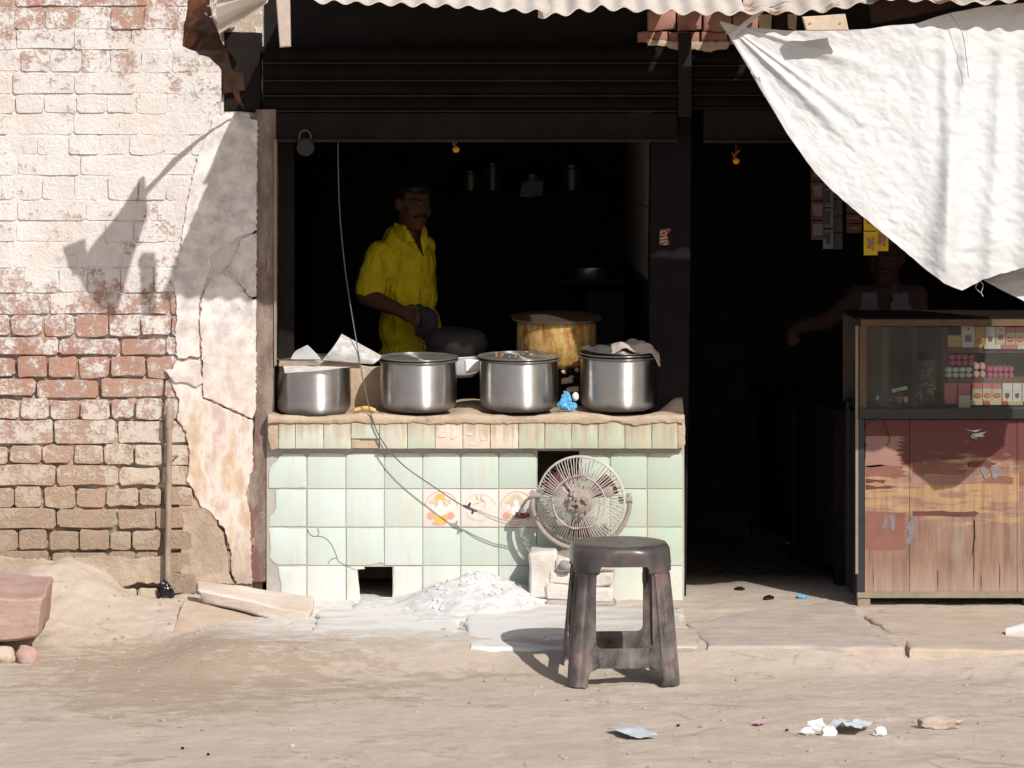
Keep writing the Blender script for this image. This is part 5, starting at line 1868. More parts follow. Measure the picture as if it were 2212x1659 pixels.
def ashz(x, y):
    d = math.hypot((x - hx) / 1.0, (y - hy) * 0.95)
    n_ = fbm(x * 9, y * 9, 2, 4)
    z = 0.124 - d * 0.37 + 0.02 * n_ * min(1, d * 8)
    z = max(z, -0.006 + 0.026 * math.exp(-(d / 0.30) ** 2) - 0.02 * sstep(.46, .6, d) + 0.008 * n_)
    return z + 0.006 * abs(fbm(x * 40, y * 40, 1, 3))


def apt(u, v):
    x, y = lerp(hx - 0.56, hx + 0.50, u), lerp(-0.66, -0.004, v)
    e = max(abs(u - .5) * 2, (1 - v))
    return Vector((x, y, ashz(x, y) - 0.05 * sstep(.8 + .12 * fbm(x * 6, y * 6, 3), 1.0, e)))


sheet(bm, 110, 70, apt)
o = obj('ash_heap', bm, M_ASH, smooth=True, recalc=False)
tag(o, 'heap of pale grey stove ash spilt against the green tiles', 'ash heap')
ORG[o] = o.location.copy()
bm = B()
ra = random.Random(8)
for k in range(150):
    a, d = ra.uniform(math.pi, 2 * math.pi), abs(ra.gauss(0, .2)) + .02
    x, y = hx + d * math.cos(a) * 1.1, min(hy + d * math.sin(a), -0.01)
    s = ra.choice((.0025, .003, .005, .008)) * ra.uniform(.7, 1.3)
    rock(bm, (x, y, ashz(x, y) + s * .3), (s * 1.2, s, s * .8), k * 1.3, 1, 0.5)
tag(obj('ash_lump', bm, M_ASH, o), kind='stuff')

# ------------------------------------------------------------------ stones and slabs
def gslab(name, label, pts, z, th, m, seed, zslope=0.0, amp=4.0, bev=0.012, cat='flagstone', grp='worn flagstones along the shop fronts', bump=0.011):
    q = [G(p[0], p[1], z) for p in pts]
    q = [(v.x, v.y) for v in q]
    q2 = jag([(x * 100, y * 100) for x, y in q], 3, amp * 0.6, seed)
    q2 = [(x / 100, y / 100) for x, y in q2]
    bm_ = B()
    slab(bm_, q2, lambda x, y: z + zslope * (y + 0.6) + bump * fbm(x * 3, y * 4, seed, 3), th, bev)
    return tag(obj(name, bm_, m, smooth=True, angle=0.9), label, cat, grp)


gslab('flagstone', 'large purplish flagstone before the dark doorway, right of the stool', [(1478, 1346), (1600, 1326), (1720, 1308), (1796, 1301), (1832, 1306), (1868, 1336), (1898, 1358), (1925, 1374), (1950, 1396), (1700, 1392), (1530, 1390)], 0.0, 0.10, M_SLAB, 1.0, 0.012)
gslab('flagstone', 'dusty tan flagstone under the cigarette cabinet legs', [(1868, 1330), (2000, 1321), (2138, 1312), (2212, 1324), (2500, 1330), (2500, 1408), (2212, 1402), (1968, 1398), (1936, 1372), (1908, 1356)], -0.004, 0.10, M_SLAB2, 2.0, 0.01)
gslab('flagstone', 'ash-whitened flagstone behind the stool, below the fan', [(1002, 1318), (1140, 1312), (1474, 1316), (1474, 1344), (1508, 1388), (1250, 1390), (1012, 1388), (1006, 1360)], 0.002, 0.10, M_ASHSLAB, 3.0, 0.035)
gslab('flagstone', 'flat ash-grey flagstone before the square hole in the tiles', [(690, 1322), (850, 1312), (984, 1316), (992, 1350), (996, 1386), (820, 1384), (664, 1376)], -0.006, 0.09, M_ASHSLAB, 4.0, 0.03)
for k, (x, y, s) in enumerate(((1000, 1352, .016), (996, 1366, .020), (1006, 1380, .016))):
    bm = B()
    rock(bm, G(x, y, -0.02), (s, s * .8, s), k * 2.2, 2, 0.4)
    tag(obj('pebble', bm, M_BLOCKD, smooth=True, angle=0.6), ('upper', 'middle', 'lower')[k] + ' small stone lodged in the gap between the two ash-covered flagstones', 'stone', 'stones in the flagstone gap')

bm = B()
hexa(bm, [W(395, 1398, -.62), W(672, 1400, -.62), W(676, 1396, -.42), W(404, 1344, -.28), W(366, 1386, -.66), W(650, 1376, -.60), W(560, 1336, -.40), W(394, 1290, -.24)], 5, 0.008, 6)
tag(obj('leaning_slab', bm, M_PINK, smooth=True, angle=0.7), 'pinkish tilted stone slab lying under the long pale stone', 'stone slab')
bm = B()
hexa(bm, [W(440, 1303, -.30), W(664, 1360, -.42), W(684, 1332, -.22), W(434, 1290, -.10), W(425, 1272, -.30), W(670, 1326, -.42), W(682, 1291, -.20), W(424, 1249, -.12)], 7, 0.010, 12, 7)
tag(obj('stone_beam', bm, M_BEAM, smooth=True, angle=0.6), 'long pale squared stone lying slanted against the counter corner', 'stone block')
bm = B()
hexa(bm, [W(-160, 1404, -1.0), W(82, 1376, -.98), W(104, 1330, -.50), W(-160, 1336, -.50), W(-160, 1288, -1.0), W(93, 1290, -.99), W(118, 1240, -.52), W(-160, 1230, -.52)], 6, 0.016, 3, 6)
tag(obj('sandstone_block', bm, M_RED, smooth=True, angle=0.6), 'big reddish sandstone block in the left corner before the brick wall', 'stone block')
for k, (x, y, sx, sy, m, lab) in enumerate(((10, 1416, .045, .034, M_SLAB2, 'tan stone propping the red sandstone block'), (56, 1418, .036, .040, M_RED, 'rounded brick-red stone beside the tan propping stone'), (350, 1327, .034, .026, M_PINK, 'small pinkish stone at the foot of the iron pipe'), (324, 1303, .036, .026, M_CLAY, 'mossy brown stone in the hollow left of the pipe foot'))):
    bm = B()
    p = W(x, y, -1.0 if k < 2 else -.16 - .04 * (k == 2))
    rock(bm, p, (sx, sx * .8, sy), k * 5.1, 3, 0.35)
    tag(obj('stone', bm, m, smooth=True, angle=0.8), lab, 'stone', 'loose stones by the wall')
for k, (x0, y0, x1, y1) in enumerate(((250, 1272, 296, 1312), (298, 1268, 338, 1296))):
    bm = B()
    hexa(bm, [W(x0, y1, -.05), W(x1, y1, -.05), W(x1, y1, .03), W(x0, y1, .03), W(x0, y0, -.04), W(x1, y0, -.04), W(x1, y0, .03), W(x0, y0, .03)], 3, 0.012, k * 3)
    o = obj('brick', bm, M_MUDR, wall, smooth=True, angle=0.7)

# litter stuff
bm = B()
rl = random.Random(4)
for k in range(520):
    x, y = rl.uniform(-2.1, 2.2), rl.uniform(-2.75, -0.55)
    if k % 4 == 0:
        x, y = rl.uniform(-2.1, -1.15), rl.uniform(-0.7, -0.06)
    s = rl.choice((.0015, .002, .003, .004, .006)) * rl.uniform(.7, 1.4)
    rock(bm, (x, y, hgt(x, y) + s * .35), (s * 1.3, s, s * .8), k * 1.3, 1, 0.5)
tag(obj('grit', bm, M_MUDR), 'scattered grit and small pebbles on the dirt road', 'grit', kind='stuff')
bm = B()
for k in range(26):
    x, y = rl.uniform(-2.1, 2.2), rl.uniform(-2.7, -0.9)
    a = rl.uniform(0, 3.14)
    l = rl.uniform(.01, .028)
    z = hgt(x, y) + .004
    tube(bm, [(x, y, z), (x + l * math.cos(a), y + l * math.sin(a), z + .002)], 0.0012, 4)
tag(obj('straw', bm, M_TANWOOD), 'bits of straw and splinters on the dirt road', 'straw', kind='stuff')


def scrap(name, label, px_, py_, w, d, m, seed, cat='paper scrap', crump=0.012, grp=None, nu=8):
    p = G(px_, py_, -0.075)
    z0 = hgt(p.x, p.y)
    bm_ = B()
    sa = nz(seed, 2.0) * 1.5

    def f(u, v):
        a_, b_ = (u - .5) * w, (v - .5) * d
        x, y = p.x + a_ * math.cos(sa) - b_ * math.sin(sa), p.y + a_ * math.sin(sa) + b_ * math.cos(sa)
        return Vector((x, y, hgt(x, y) + 0.006 + crump * (0.6 + fbm(u * 2.5 + seed, v * 2.5, seed, 3) * 1.4)))
    sheet(bm_, nu, nu, f, 0.0012)
    return tag(obj(name, bm_, m, smooth=True, angle=0.7), label, cat, grp)


scrap('paper_scrap', 'torn bluish white paper scrap on the road below the stool', 1367, 1592, .095, .16, M_PAPERB, 1.3, crump=0.014)
scrap('paper_scrap', 'small pink wrapper on the road right of the bluish scrap', 1642, 1570, .025, .05, M_PINKP, 2.3, 'wrapper', .006, None, 4)
for k, (x, y, s) in enumerate(((1744, 1588, .022), (1762, 1577, .026), (1790, 1592, .026), (1902, 1594, .022))):
    p = G(x, y, -.075)
    bm = B()
    rock(bm, (p.x, p.y, hgt(p.x, p.y) + s * .5), (s, s * .8, s * .7), k * 4.7 + 1, 2, 0.65)
    tag(obj('crumpled_paper', bm, M_PAPER, smooth=True, angle=0.35), ('leftmost white crumpled paper ball in the litter on the road', 'upper white crumpled paper ball in the litter on the road', 'white crumpled paper ball nearest the grey torn sheet', 'small white crumpled ball right of the grey torn sheet')[k], 'paper ball', 'crumpled paper litter on the road')
scrap('paper_scrap', 'larger grey torn paper sheet amid the litter on the road', 1835, 1582, .11, .14, M_PAPERB, 5.3, crump=0.03)
bm = B()
p = G(2030, 1575, -.075)
rock(bm, (p.x, p.y, hgt(p.x, p.y) + .012), (.07, .04, .022), 7.7, 3, 0.45)
tag(obj('stone', bm, M_SLAB2, smooth=True, angle=0.6), 'flat greyish stone at the right end of the road litter', 'stone', 'stones on the road')
p = G(2188, 1390, -.04)
bm = B()
Mr = Matrix.Rotation(math.radians(80), 3, 'Y') @ Matrix.Rotation(0.4, 3, 'X')
lathe(bm, [(0, 0), (.022, 0), (.030, .05), (.036, .085), (.033, .085), (.02, .006), (0, .006)], (p.x - .02, p.y, p.z + .035), 24, Mr, 0.18, 3)
tag(obj('paper_cup', bm, M_PAPER, smooth=True, angle=0.7), 'crushed white paper cup lying on the flagstone edge at far right', 'cup')
for k, (x, y, m, lab) in enumerate(((1733, 1290, M_BLUE, 'tiny blue plastic scrap on the dark doorway floor'), (1598, 1271, M_BLACK, 'black packet scrap on the sunlit doorway floor'), (1660, 1293, M_BLACK, 'crumpled dark foil in the doorway by the flagstone'))):
    p = G(x, y, -.005)
    bm = B()
    rock(bm, (p.x, p.y, hgt(p.x, p.y) + .006), (.022, .02, .009), k * 6.1, 2, 0.6)
    tag(obj('plastic_scrap', bm, m, smooth=True, angle=0.4), lab, 'litter', 'litter in the doorway')
p = G(1120, 1590, -.075)
for k, (x, y) in enumerate(((395, 1618), (450, 1632), (1700, 1582), (1465, 1570))):
    p = G(x, y, -.075)
    bm = B()
    rock(bm, (p.x, p.y, hgt(p.x, p.y) + .004), (.006, .005, .004), k * 2.9, 1, 0.4)
    tag(obj('pebble', bm, M_SOOT, smooth=True), ('dark pebble on the open dirt at the left, nearer the wall', 'dark pebble on the open dirt at the left, nearest the viewer', 'dark pebble on the road between the pink wrapper and the paper balls', 'dark pebble on the road between the bluish scrap and the pink wrapper')[k], 'pebble', 'dark pebbles on the road')

# ------------------------------------------------------------------ plastic stool
SY, SZ = -1.30, -0.070
SX = W(1339, 1200, SY).x
stool = thing('plastic_stool', 'dusty dark plastic stool with open sides standing on the road', 'stool', (SX, SY, SZ))
SH = 0.468
RS_ = Matrix.Rotation(math.radians(3.0), 3, 'Z')
half = lambda z: interp([(0, .193), (.10, .186), (.30, .172), (.375, .166), (.376, .172), (.44, .169), (.468, .165)], z)
NS, NZ = 44, 92


def rrect(s, z, x0, z0, x1, z1, r):
    cx_, cz_ = (x0 + x1) / 2, (z0 + z1) / 2
    qx, qz = abs(s - cx_) - (x1 - x0) / 2 + r, abs(z - cz_) - (z1 - z0) / 2 + r
    return math.hypot(max(qx, 0), max(qz, 0)) + min(max(qx, qz), 0) - r


def hole_d(x, z):
    d1 = rrect(x, z, -.096, .128, .096, .402, .020)
    d2 = rrect(x, z, -.126 + .1 * max(0, z), -.2, .126 - .1 * max(0, z), .066, .038)
    return min(d1, d2)


bm = B()
grid = {}
zlev = [SH * 0.985 * j / NZ for j in range(NZ + 1)]
for side in range(4):
    for j, z in enumerate(zlev):
        h = half(z)
        for i in range(NS):
            s = -1 + 2 * i / NS
            x = s * h
            d = hole_d(x, z)
            zz = z
            cell = 2 * h / NS
            if abs(d) < cell * 0.75 and z > 0.004 and z < .40:
                e = 0.0015
                gx_ = (hole_d(x + e, z) - hole_d(x - e, z)) / (2 * e)
                gz_ = (hole_d(x, z + e) - hole_d(x, z - e)) / (2 * e)
                x, zz = x - d * gx_, max(0.0, z - d * gz_)
            # outward: rounded plan, leg flutes
            rc = lerp(.055, .085, min(1, z / .37)) if z < .375 else lerp(.115, .145, (z - .375) / .09)
            y = h
            ex = max(0.0, abs(x) - (h - rc))
            y = h - rc + math.sqrt(max(0.0, rc * rc - min(ex, rc) ** 2)) if ex > 0 else h
            xx = x
            if ex > 0:
                ang = math.asin(min(1, ex / rc) * math.sin(math.pi / 4) * 1.0)
                t_ = min(1.0, ex / rc) * math.pi / 4
                xx = math.copysign(h - rc + rc * math.sin(t_) * 1.0, x)
                y = h - rc + rc * math.cos(t_)
            leg = sstep(.60, .70, abs(s)) * (1 - sstep(.372, .38, z))
            y -= 0.010 * (1 - leg) * (1 - sstep(.372, .38, z)) if abs(s) < .9 else 0
            flute = math.exp(-((abs(s) - .80) / .05) ** 2) * (1 - sstep(.36, .375, z))
            y -= 0.0065 * flute
            if z > .445:
                k = (z - .445) / (SH - .445)
                sh = 0.020 * (1 - math.sqrt(max(0, 1 - k * k)))
                y -= sh
                xx *= 1 - sh / h
            p = Vector((xx, -y, zz))
            p = Matrix.Rotation(side * math.pi / 2, 3, 'Z') @ p
            grid[(side, i, j)] = bm.verts.new(Vector((SX, SY, SZ)) + RS_ @ p)
lab = {}
for side in range(4):
    for j in range(NZ):
        for i in range(NS):
            a_ = grid[(side, i, j)]
            b_ = grid[(side, i + 1, j)] if i + 1 < NS else grid[((side + 1) % 4, 0, j)]
            d_ = grid[(side, i, j + 1)]
            c_ = grid[(side, i + 1, j + 1)] if i + 1 < NS else grid[((side + 1) % 4, 0, j + 1)]
            z = (zlev[j] + zlev[j + 1]) / 2
            s = -1 + 2 * (i + .5) / NS
            if hole_d(s * half(z), z) < 0:
                continue
            f = bm.faces.new((a_, b_, c_, d_))
            if z > .376:
                lab[f] = 'seat'
            elif abs(s) < .62 and z < .18:
                lab[f] = 'bar%d' % side
            elif abs(s) < .62:
                lab[f] = 'seat'
            else:
                lab[f] = 'leg%d' % ((side if s < 0 else side + 1) % 4)
ring = [grid[(sd, i, NZ)] for sd in range(4) for i in range(NS)]
cc = Vector((SX, SY, SZ))
prev = ring
for fr, dz in ((0.93, .003), (0.7, .0035), (0.4, .001), (0.14, -.001), (0.055, -.001), (0.045, -.012)):
    nr = []
    for v in ring:
        q = v.co - cc
        nr.append(bm.verts.new(cc + Vector((q.x * fr, q.y * fr, SH * .985 + dz))))
    for i in range(len(ring)):
        k = (i + 1) % len(ring)
        lab[bm.faces.new((prev[i], prev[k], nr[k], nr[i]))] = 'seat'
    prev = nr
parts_ = {}
bmesh.ops.recalc_face_normals(bm, faces=bm.faces)
bm.normal_update()
# wall thickness is grown inwards on each part
nrm = {v: v.normal.copy() for v in bm.verts}
for name in sorted(set(lab.values())):
    b2 = B()
    mp, mi = {}, {}
    fl = [f for f in bm.faces if lab[f] == name]
    for f in fl:
        for v in f.verts:
            if v not in mp:
                mp[v] = b2.verts.new(v.co)
                mi[v] = b2.verts.new(v.co - nrm[v] * 0.005)
    bcount = {}
    for f in fl:
        b2.faces.new([mp[v] for v in f.verts])
        b2.faces.new([mi[v] for v in reversed(f.verts)])
        for e in f.edges:
            bcount[e] = bcount.get(e, 0) + 1
    for f in fl:
        for lp in f.loops:
            if bcount[lp.edge] == 1 and len(lp.edge.link_faces) == 1:
                v0, v1 = lp.vert, lp.link_loop_next.vert
                b2.faces.new((mp[v1], mp[v0], mi[v0], mi[v1]))
    nm = 'seat' if name == 'seat' else ('crossbar' if name.startswith('bar') else 'leg')
    obj(nm, b2, M_STOOL, stool, smooth=True, angle=0.75)
bm.free()

# ------------------------------------------------------------------ cigarette cabinet
CY = -0.15
cab = thing('shop_cabinet', 'wooden cigarette cabinet with a glass display case above worn red painted planks', 'cabinet', W(2040, 1320, CY))
XR = 2420
PLK = [(1868, 1964.4, 0), (1965.0, 2196.6, .0015), (2197.4, 2330, 0), (2330.6, XR, 0)]
for x0, x1, dy in PLK:
    bm = B()
    plate_px(bm, [(x0, 906), (x1, 906), (x1, 1279), (x0, 1279)], CY + dy, 0.02, 0.0012)
    obj('plank', bm, M_CAB, cab)
for x0, ya_, yb_, w_ in ((2105, 1120, 1205, 2.2), (2104, 1170, 1290, 1.0), (1886, 1225, 1279, .9), (2026, 1230, 1279, .8), (2120, 1240, 1279, .7), (2160, 1215, 1279, .8)):
    bm = B()
    plate_px(bm, jag([(x0 - w_ * .4, ya_), (x0 + w_ * .5, ya_ + 6), (x0 + w_ * .8, (ya_ + yb_) / 2), (x0 + w_ * .1 - (w_ > 2) * 6, min(yb_, 1278)), (x0 - w_ * .6, (ya_ + yb_) / 2)], 12, .8, x0), CY - 0.0008, 0.0009, 0)
    obj('split', bm, M_SOOT, cab)
M_PPINK = flat('worn_pink_paint', (0.29, 0.16, 0.13), 0.75, 0, 0.22, 18, 0.3)
M_PRED = flat('worn_red_paint', (0.215, 0.095, 0.07), 0.75, 0, 0.28, 14, 0.3)
M_PMAR = flat('worn_maroon_paint', (0.13, 0.045, 0.042), 0.75, 0, 0.25, 16, 0.3)


def ragged(x0, y0, x1, y1, seed, tooth=16):
    """paint remnant torn along the grain: long level edges, toothed ends"""
    q, rr_ = [], random.Random(seed)
    x = x0
    while x < x1:
        q.append((x, y0 + rr_.uniform(-3, 3)))
        x += rr_.uniform(14, 40)
    y = y0
    k = 0
    while y < y1:
        q.append((x1 + (rr_.uniform(2, tooth) if k % 2 else -rr_.uniform(0, tooth)), y))
        y += rr_.uniform(2, 6)
        k += 1
    x = x1
    while x > x0:
        q.append((x, y1 + rr_.uniform(-3, 3)))
        x -= rr_.uniform(14, 40)
    q += [(x0, y1), (x0, y0)]
    return q


for x0, y0, x1, y1, mm, dp, tt in ((1870, 942, 1945, 1008, M_PPINK, 0, 14), (1870, 1006, 1950, 1030, M_PRED, 0, 18), (1870, 1036, 1912, 1043, M_PMAR, 0, 10), (1870, 1049, 1925, 1058, M_PMAR, 0, 14), (1870, 1106, 1955, 1186, M_PRED, 0, 5), (1972, 1000, 2080, 1024, M_PRED, .0015, 26), (1970, 1030, 2110, 1046, M_PPINK, .0015, 30), (1972, 1104, 2110, 1114, M_PMAR, .0015, 24),
                                   (2090, 996, 2150, 1010, M_PMAR, .0015, 18), (2030, 1064, 2080, 1072, M_PPINK, .0015, 16), (2130, 1030, 2188, 1044, M_PRED, .0015, 6), (2202, 1020, 2300, 1048, M_PRED, 0, 20), (2202, 1060, 2320, 1100, M_PPINK, 0, 10)):
    bm = B()
    plate_px(bm, ragged(x0, y0, x1, y1, x0 + y0, tt), CY + dp - 0.0009, 0.0009, 0)
    obj('paint_remnant', bm, mm, cab)
for pts in ([(1904, 1142), (1912, 1112), (1918, 1112), (1916, 1140)], [(1920, 1112), (1934, 1110), (1932, 1146), (1926, 1146)], [(1958, 1140), (1972, 1114), (1978, 1116), (1974, 1160), (1962, 1178), (1956, 1176), (1964, 1150)], [(2116, 1012), (2126, 1006), (2136, 1032), (2128, 1036)], [(2138, 1010), (2158, 1008), (2160, 1020), (2150, 1036), (2144, 1034)]):
    bm = B()
    plate_px(bm, jag(pts, 6, 1.2, pts[0][0]), CY - 0.0014, 0.0014, 0)
    obj('painted_letter', bm, M_BLUEP, cab)
for k, pts in enumerate(([(2082, 926), (2100, 930), (2120, 927), (2108, 934)], [(2112, 936), (2132, 932), (2122, 938), (2126, 943), (2108, 944), (2098, 938)], [(2096, 940), (2112, 948), (2100, 946)])):
    bm = B()
    plate_px(bm, pts, CY - 0.0012, 0.0012, 0)
    obj('bare_scratch', bm, M_PAPERB, cab)
for nm, r_, ya_, yb_, m in (('bottom_rail', (1852, 1280, XR, 1292), CY - .012, CY + .05, M_CABTRIM), ('top_rail', (1856, 882, XR, 905), CY - .020, CY + .05, M_CABBLK), ('corner_post', (1851, 905, 1867, 1280), CY - .010, CY + .03, M_CABBLK),
                            ('leg', (1853, 1292, 1880, 1326), CY - .006, CY + .05, M_CABTRIM), ('leg', (2214, 1292, 2240, 1328), CY - .006, CY + .05, M_CABTRIM), ('leg', (1856, 1292, 1880, 1324), CY + .40, CY + .44, M_SOOT)):
    bm = B()
    pxbox(bm, r_[0], r_[1], r_[2], r_[3], ya_, yb_, 0.002)
    obj(nm, bm, m, cab)
bm = B()
pxbox(bm, 1848, 704, 1854, 1240, CY - .011, CY - .003, .001)
obj('worn_edge', bm, M_CABTRIM, cab)
xl, xr_ = W(1854, 0, CY).x, W(XR, 0, CY).x
zb, zt, zc, z7 = W(0, 1290, CY).z, W(0, 884, CY).z, W(0, 896, CY).z, W(0, 690, CY).z
bm = B()
box(bm, (xl + .010, .10, (zb + zt) / 2), (.02, .44, zt - zb))
box(bm, ((xl + xr_) / 2, .33, (zb + zt) / 2), (xr_ - xl - .04, .02, zt - zb))
box(bm, ((xl + xr_) / 2, .10, zb + .012), (xr_ - xl - .04, .44, .018))
obj('carcass', bm, M_CABBLK, cab)
for yy in (-.11, .16):
    bm = B()
    box(bm, (xl - .004, yy, (zb + zt) / 2), (.010, .03, zt - zb))
    obj('side_batten', bm, M_CABBLK, cab)
# glass case
bm = B()
box(bm, ((xl + xr_) / 2, .12, zc + .006), (xr_ - xl, .46, .014))
obj('case_floor', bm, M_CABIN, cab)
bm = B()
box(bm, ((xl + xr_) / 2, .345, (zc + z7) / 2), (xr_ - xl, .012, z7 - zc))
obj('case_back', bm, M_CABIN, cab)
bm = B()
box(bm, ((xl + xr_) / 2, .11, z7 + .004), (xr_ - xl + .01, .50, .010))
obj('case_top', bm, M_DARKWOOD, cab)
for nm, r_, d0, d1, m in (('case_frame', (1860, 690, XR, 704), CY - .012, CY + .008, M_CASEWOOD), ('case_frame', (1857, 704, 1872, 884), CY - .010, CY + .010, M_CASEWOOD)):
    bm = B()
    pxbox(bm, r_[0], r_[1], r_[2], r_[3], d0, d1, .001)
    obj(nm, bm, m, cab)
for x0, x1 in ((1906, 1920), (1972, 1982), (2036, 2048)):  # the first bar is a strip's reflection in the glass, built as wood
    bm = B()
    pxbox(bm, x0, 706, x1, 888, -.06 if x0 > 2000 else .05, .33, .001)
    obj('divider_and_reflection', bm, M_CASEWOOD, cab)
for y0, y1 in ((750, 762), (816, 828)):
    bm = B()
    pxbox(bm, 2047, y0, XR, y1, -.105, .33, .001)
    obj('shelf', bm, M_CASEWOOD, cab)
bm = B()
pxbox(bm, 1872, 705, XR, 883, CY - .003, CY + .001)
obj('glass_pane', bm, M_GLASS, cab)
bm = B()
tube(bm, spline([W(1873, 964, CY - .004), W(1868, 955, CY - .006), W(1870, 920, CY - .008), W(1890, 906, CY - .03), W(1910, 912, CY - .012), W(1920, 940, CY - .006), W(1922, 952, CY - .005), W(1916, 962, CY - .005)], 6), 0.0016, 6)
tag(obj('wire_loop', bm, M_BLACK, smooth=True), 'thin black wire loop hanging over the top of the cabinet planks', 'wire')

# long side counter behind
t = thing('side_counter', 'long dark wooden counter running back into the cigarette shop', 'counter', (1.2, 0.9, 0))
A, Bq = Vector((1.315, 0.36, 0)), Vector((1.10, 1.75, 0))
dr = (Bq - A).normalized()
pr_ = Vector((dr.y, -dr.x, 0))
ang = math.atan2(dr.y, dr.x)
RZ = Matrix.Rotation(ang, 3, 'Z')
L = (Bq - A).length
for i in range(2):
    bm = B()
    c_ = A + dr * (L * (i + .5) / 2) + pr_ * 0.012
    box(bm, (c_.x, c_.y, .37), (L / 2 - .02, .02, .60), RZ, .002)
    obj('panel', bm, M_DARKWOOD, t)
for i in range(3):
    bm = B()
    c_ = A + dr * (L * i / 2) + pr_ * 0.004
    box(bm, (c_.x, c_.y, .34), (.035, .035, .68), RZ, .002)
    obj('post', bm, M_DARKWOOD, t)
bm = B()
c_ = A + dr * (L / 2) + pr_ * 0.16
box(bm, (c_.x, c_.y, .69), (L + .03, .36, .022), RZ, .002)
obj('top', bm, M_DARKWOOD, t)
bm = B()
c_ = A + dr * (L / 2) + pr_ * 0.002
box(bm, (c_.x, c_.y, .075), (L, .016, .022), RZ, .002)
obj('skirting', bm, M_CABTRIM if False else M_DARKWOOD, t)

# ------------------------------------------------------------------ goods in the case
def Z2(x, y):
    return ((1873 + x * .1808) * .9732, (680 + y * .1808) * .9732)


CG = {'white': flat('white_card', (0.62, 0.60, 0.57), 0.6, 0, .06), 'gold': flat('gold_card', (0.52, 0.38, 0.16), 0.5, 0, .08), 'amber': flat('amber_card', (0.56, 0.36, 0.10), 0.5, 0, .08), 'cream': flat('cream_card', (0.55, 0.46, 0.28), 0.5, 0, .08),
      'red': flat('red_card', (0.42, 0.06, 0.06), 0.5, 0, .1), 'rose': flat('rose_card', (0.52, 0.15, 0.17), 0.5, 0, .1), 'blue': flat('slate_print', (0.17, 0.16, 0.27), 0.5), 'pink': flat('pink_card', (0.52, 0.15, 0.26), 0.5, 0, .1),
      'mag': flat('magenta_roll', (0.46, 0.07, 0.18), 0.6, 0, .2), 'pale': flat('pale_roll', (0.58, 0.64, 0.70), 0.6, 0, .1), 'sal': flat('salmon_roll', (0.55, 0.33, 0.30), 0.6, 0, .12), 'green': flat('grey_green_card', (0.40, 0.46, 0.38), 0.6, 0, .12), 'brown': flat('maroon_print', (0.24, 0.05, 0.05), 0.5)}


def pack(zx0, zy0, zx1, zy1, m, label, emb=None, cap=None, y=-.105, dep=.022, cat='cigarette pack', grp='cigarette packs in the glass case'):
    x0, y0 = Z2(zx0 + 2, zy0)
    x1, y1 = Z2(zx1 - 2, zy1)
    t_ = thing('cigarette_pack' if cat == 'cigarette pack' else 'small_box', label, cat, W((x0 + x1) / 2, y1, y), grp)
    bm_ = B()
    pxbox(bm_, x0, y0 if not cap else y0 + (y1 - y0) * cap[1], x1, y1, y, y + dep, .0012)
    obj('box', bm_, CG[m], t_)
    if cap:
        bm_ = B()
        pxbox(bm_, x0, y0, x1, y0 + (y1 - y0) * cap[1] - .3, y, y + dep, .0012)
        obj('flip_top', bm_, CG[cap[0]], t_)
    if emb:
        kind, mm = emb
        cx_, cy_ = (x0 + x1) / 2, (y0 * (.42 if not cap else .3) + y1 * (.58 if not cap else .7))
        w_ = (x1 - x0)
        if kind == 'oval':
            pts = [(cx_ + w_ * .36 * math.cos(a) * (1.0 if abs(math.cos(a)) < .8 else 1.1), cy_ + w_ * .26 * math.sin(a)) for a in [6.283 * i / 16 for i in range(16)]]
        elif kind == 'shield':
            s_ = w_ * .22
            pts = [(cx_ - s_, cy_ - s_ * 1.3), (cx_ + s_, cy_ - s_ * 1.3), (cx_ + s_, cy_ + s_ * .6), (cx_, cy_ + s_ * 1.5), (cx_ - s_, cy_ + s_ * .6)]
        else:
            s_ = w_ * .26
            pts = [(cx_ - s_, cy_ - s_), (cx_ + s_, cy_ - s_), (cx_ + s_, cy_ + s_), (cx_ - s_, cy_ + s_)]
        bm_ = B()
        plate_px(bm_, pts, y - .0012, .0012, 0)
        obj('emblem', bm_, CG[mm], t_)
        if kind == 'oval':
            bm_ = B()
            plate_px(bm_, [(cx_ - w_ * .24, cy_ - 1.0), (cx_ + w_ * .24, cy_ - 1.0), (cx_ + w_ * .24, cy_ + 1.0), (cx_ - w_ * .24, cy_ + 1.0)], y - .0018, .0006, 0)
            obj('emblem_band', bm_, CG[m], t_)
        if kind in ('square', 'shield') and not cap:
            bm_ = B()
            plate_px(bm_, [(cx_ - 2, y0 + 4), (cx_ + 2, y0 + 4), (cx_ + 1.6, y0 + 9), (cx_ - 1.6, y0 + 9)], y - .0012, .0012, 0)
            obj('small_crest', bm_, CG['brown'], t_)
    return t_


pack(1277, 355, 1440, 424, 'gold', 'upper of two gold boxes lying flat at the left end of the top shelf')
pack(1277, 428, 1440, 497, 'gold', 'lower of two gold boxes lying flat at the left end of the top shelf')
pack(1445, 242, 1610, 505, 'white', 'tall white pack with a slate blue square on the top shelf', ('square', 'blue'))
pack(1612, 248, 1732, 507, 'amber', 'amber pack with a red oval on the top shelf, between white packs', ('oval', 'red'), ('amber', .22))
pack(1737, 248, 1860, 470, 'white', 'white pack with a maroon shield on the top shelf', ('shield', 'brown'), ('white', .42))
pack(1864, 248, 1985, 472, 'cream', 'cream pack with a maroon square on the top shelf', ('square', 'brown'))
pack(1988, 248, 2105, 474, 'cream', 'left one of the cream packs with red flip tops on the top shelf', ('oval', 'red'), ('red', .32))
pack(2107, 248, 2225, 474, 'cream', 'red topped cream pack at the right edge of the top shelf', ('oval', 'red'), ('red', .32))
pack(2228, 248, 2345, 474, 'cream', 'red topped cream pack further along the top shelf', ('oval', 'red'), ('red', .32))
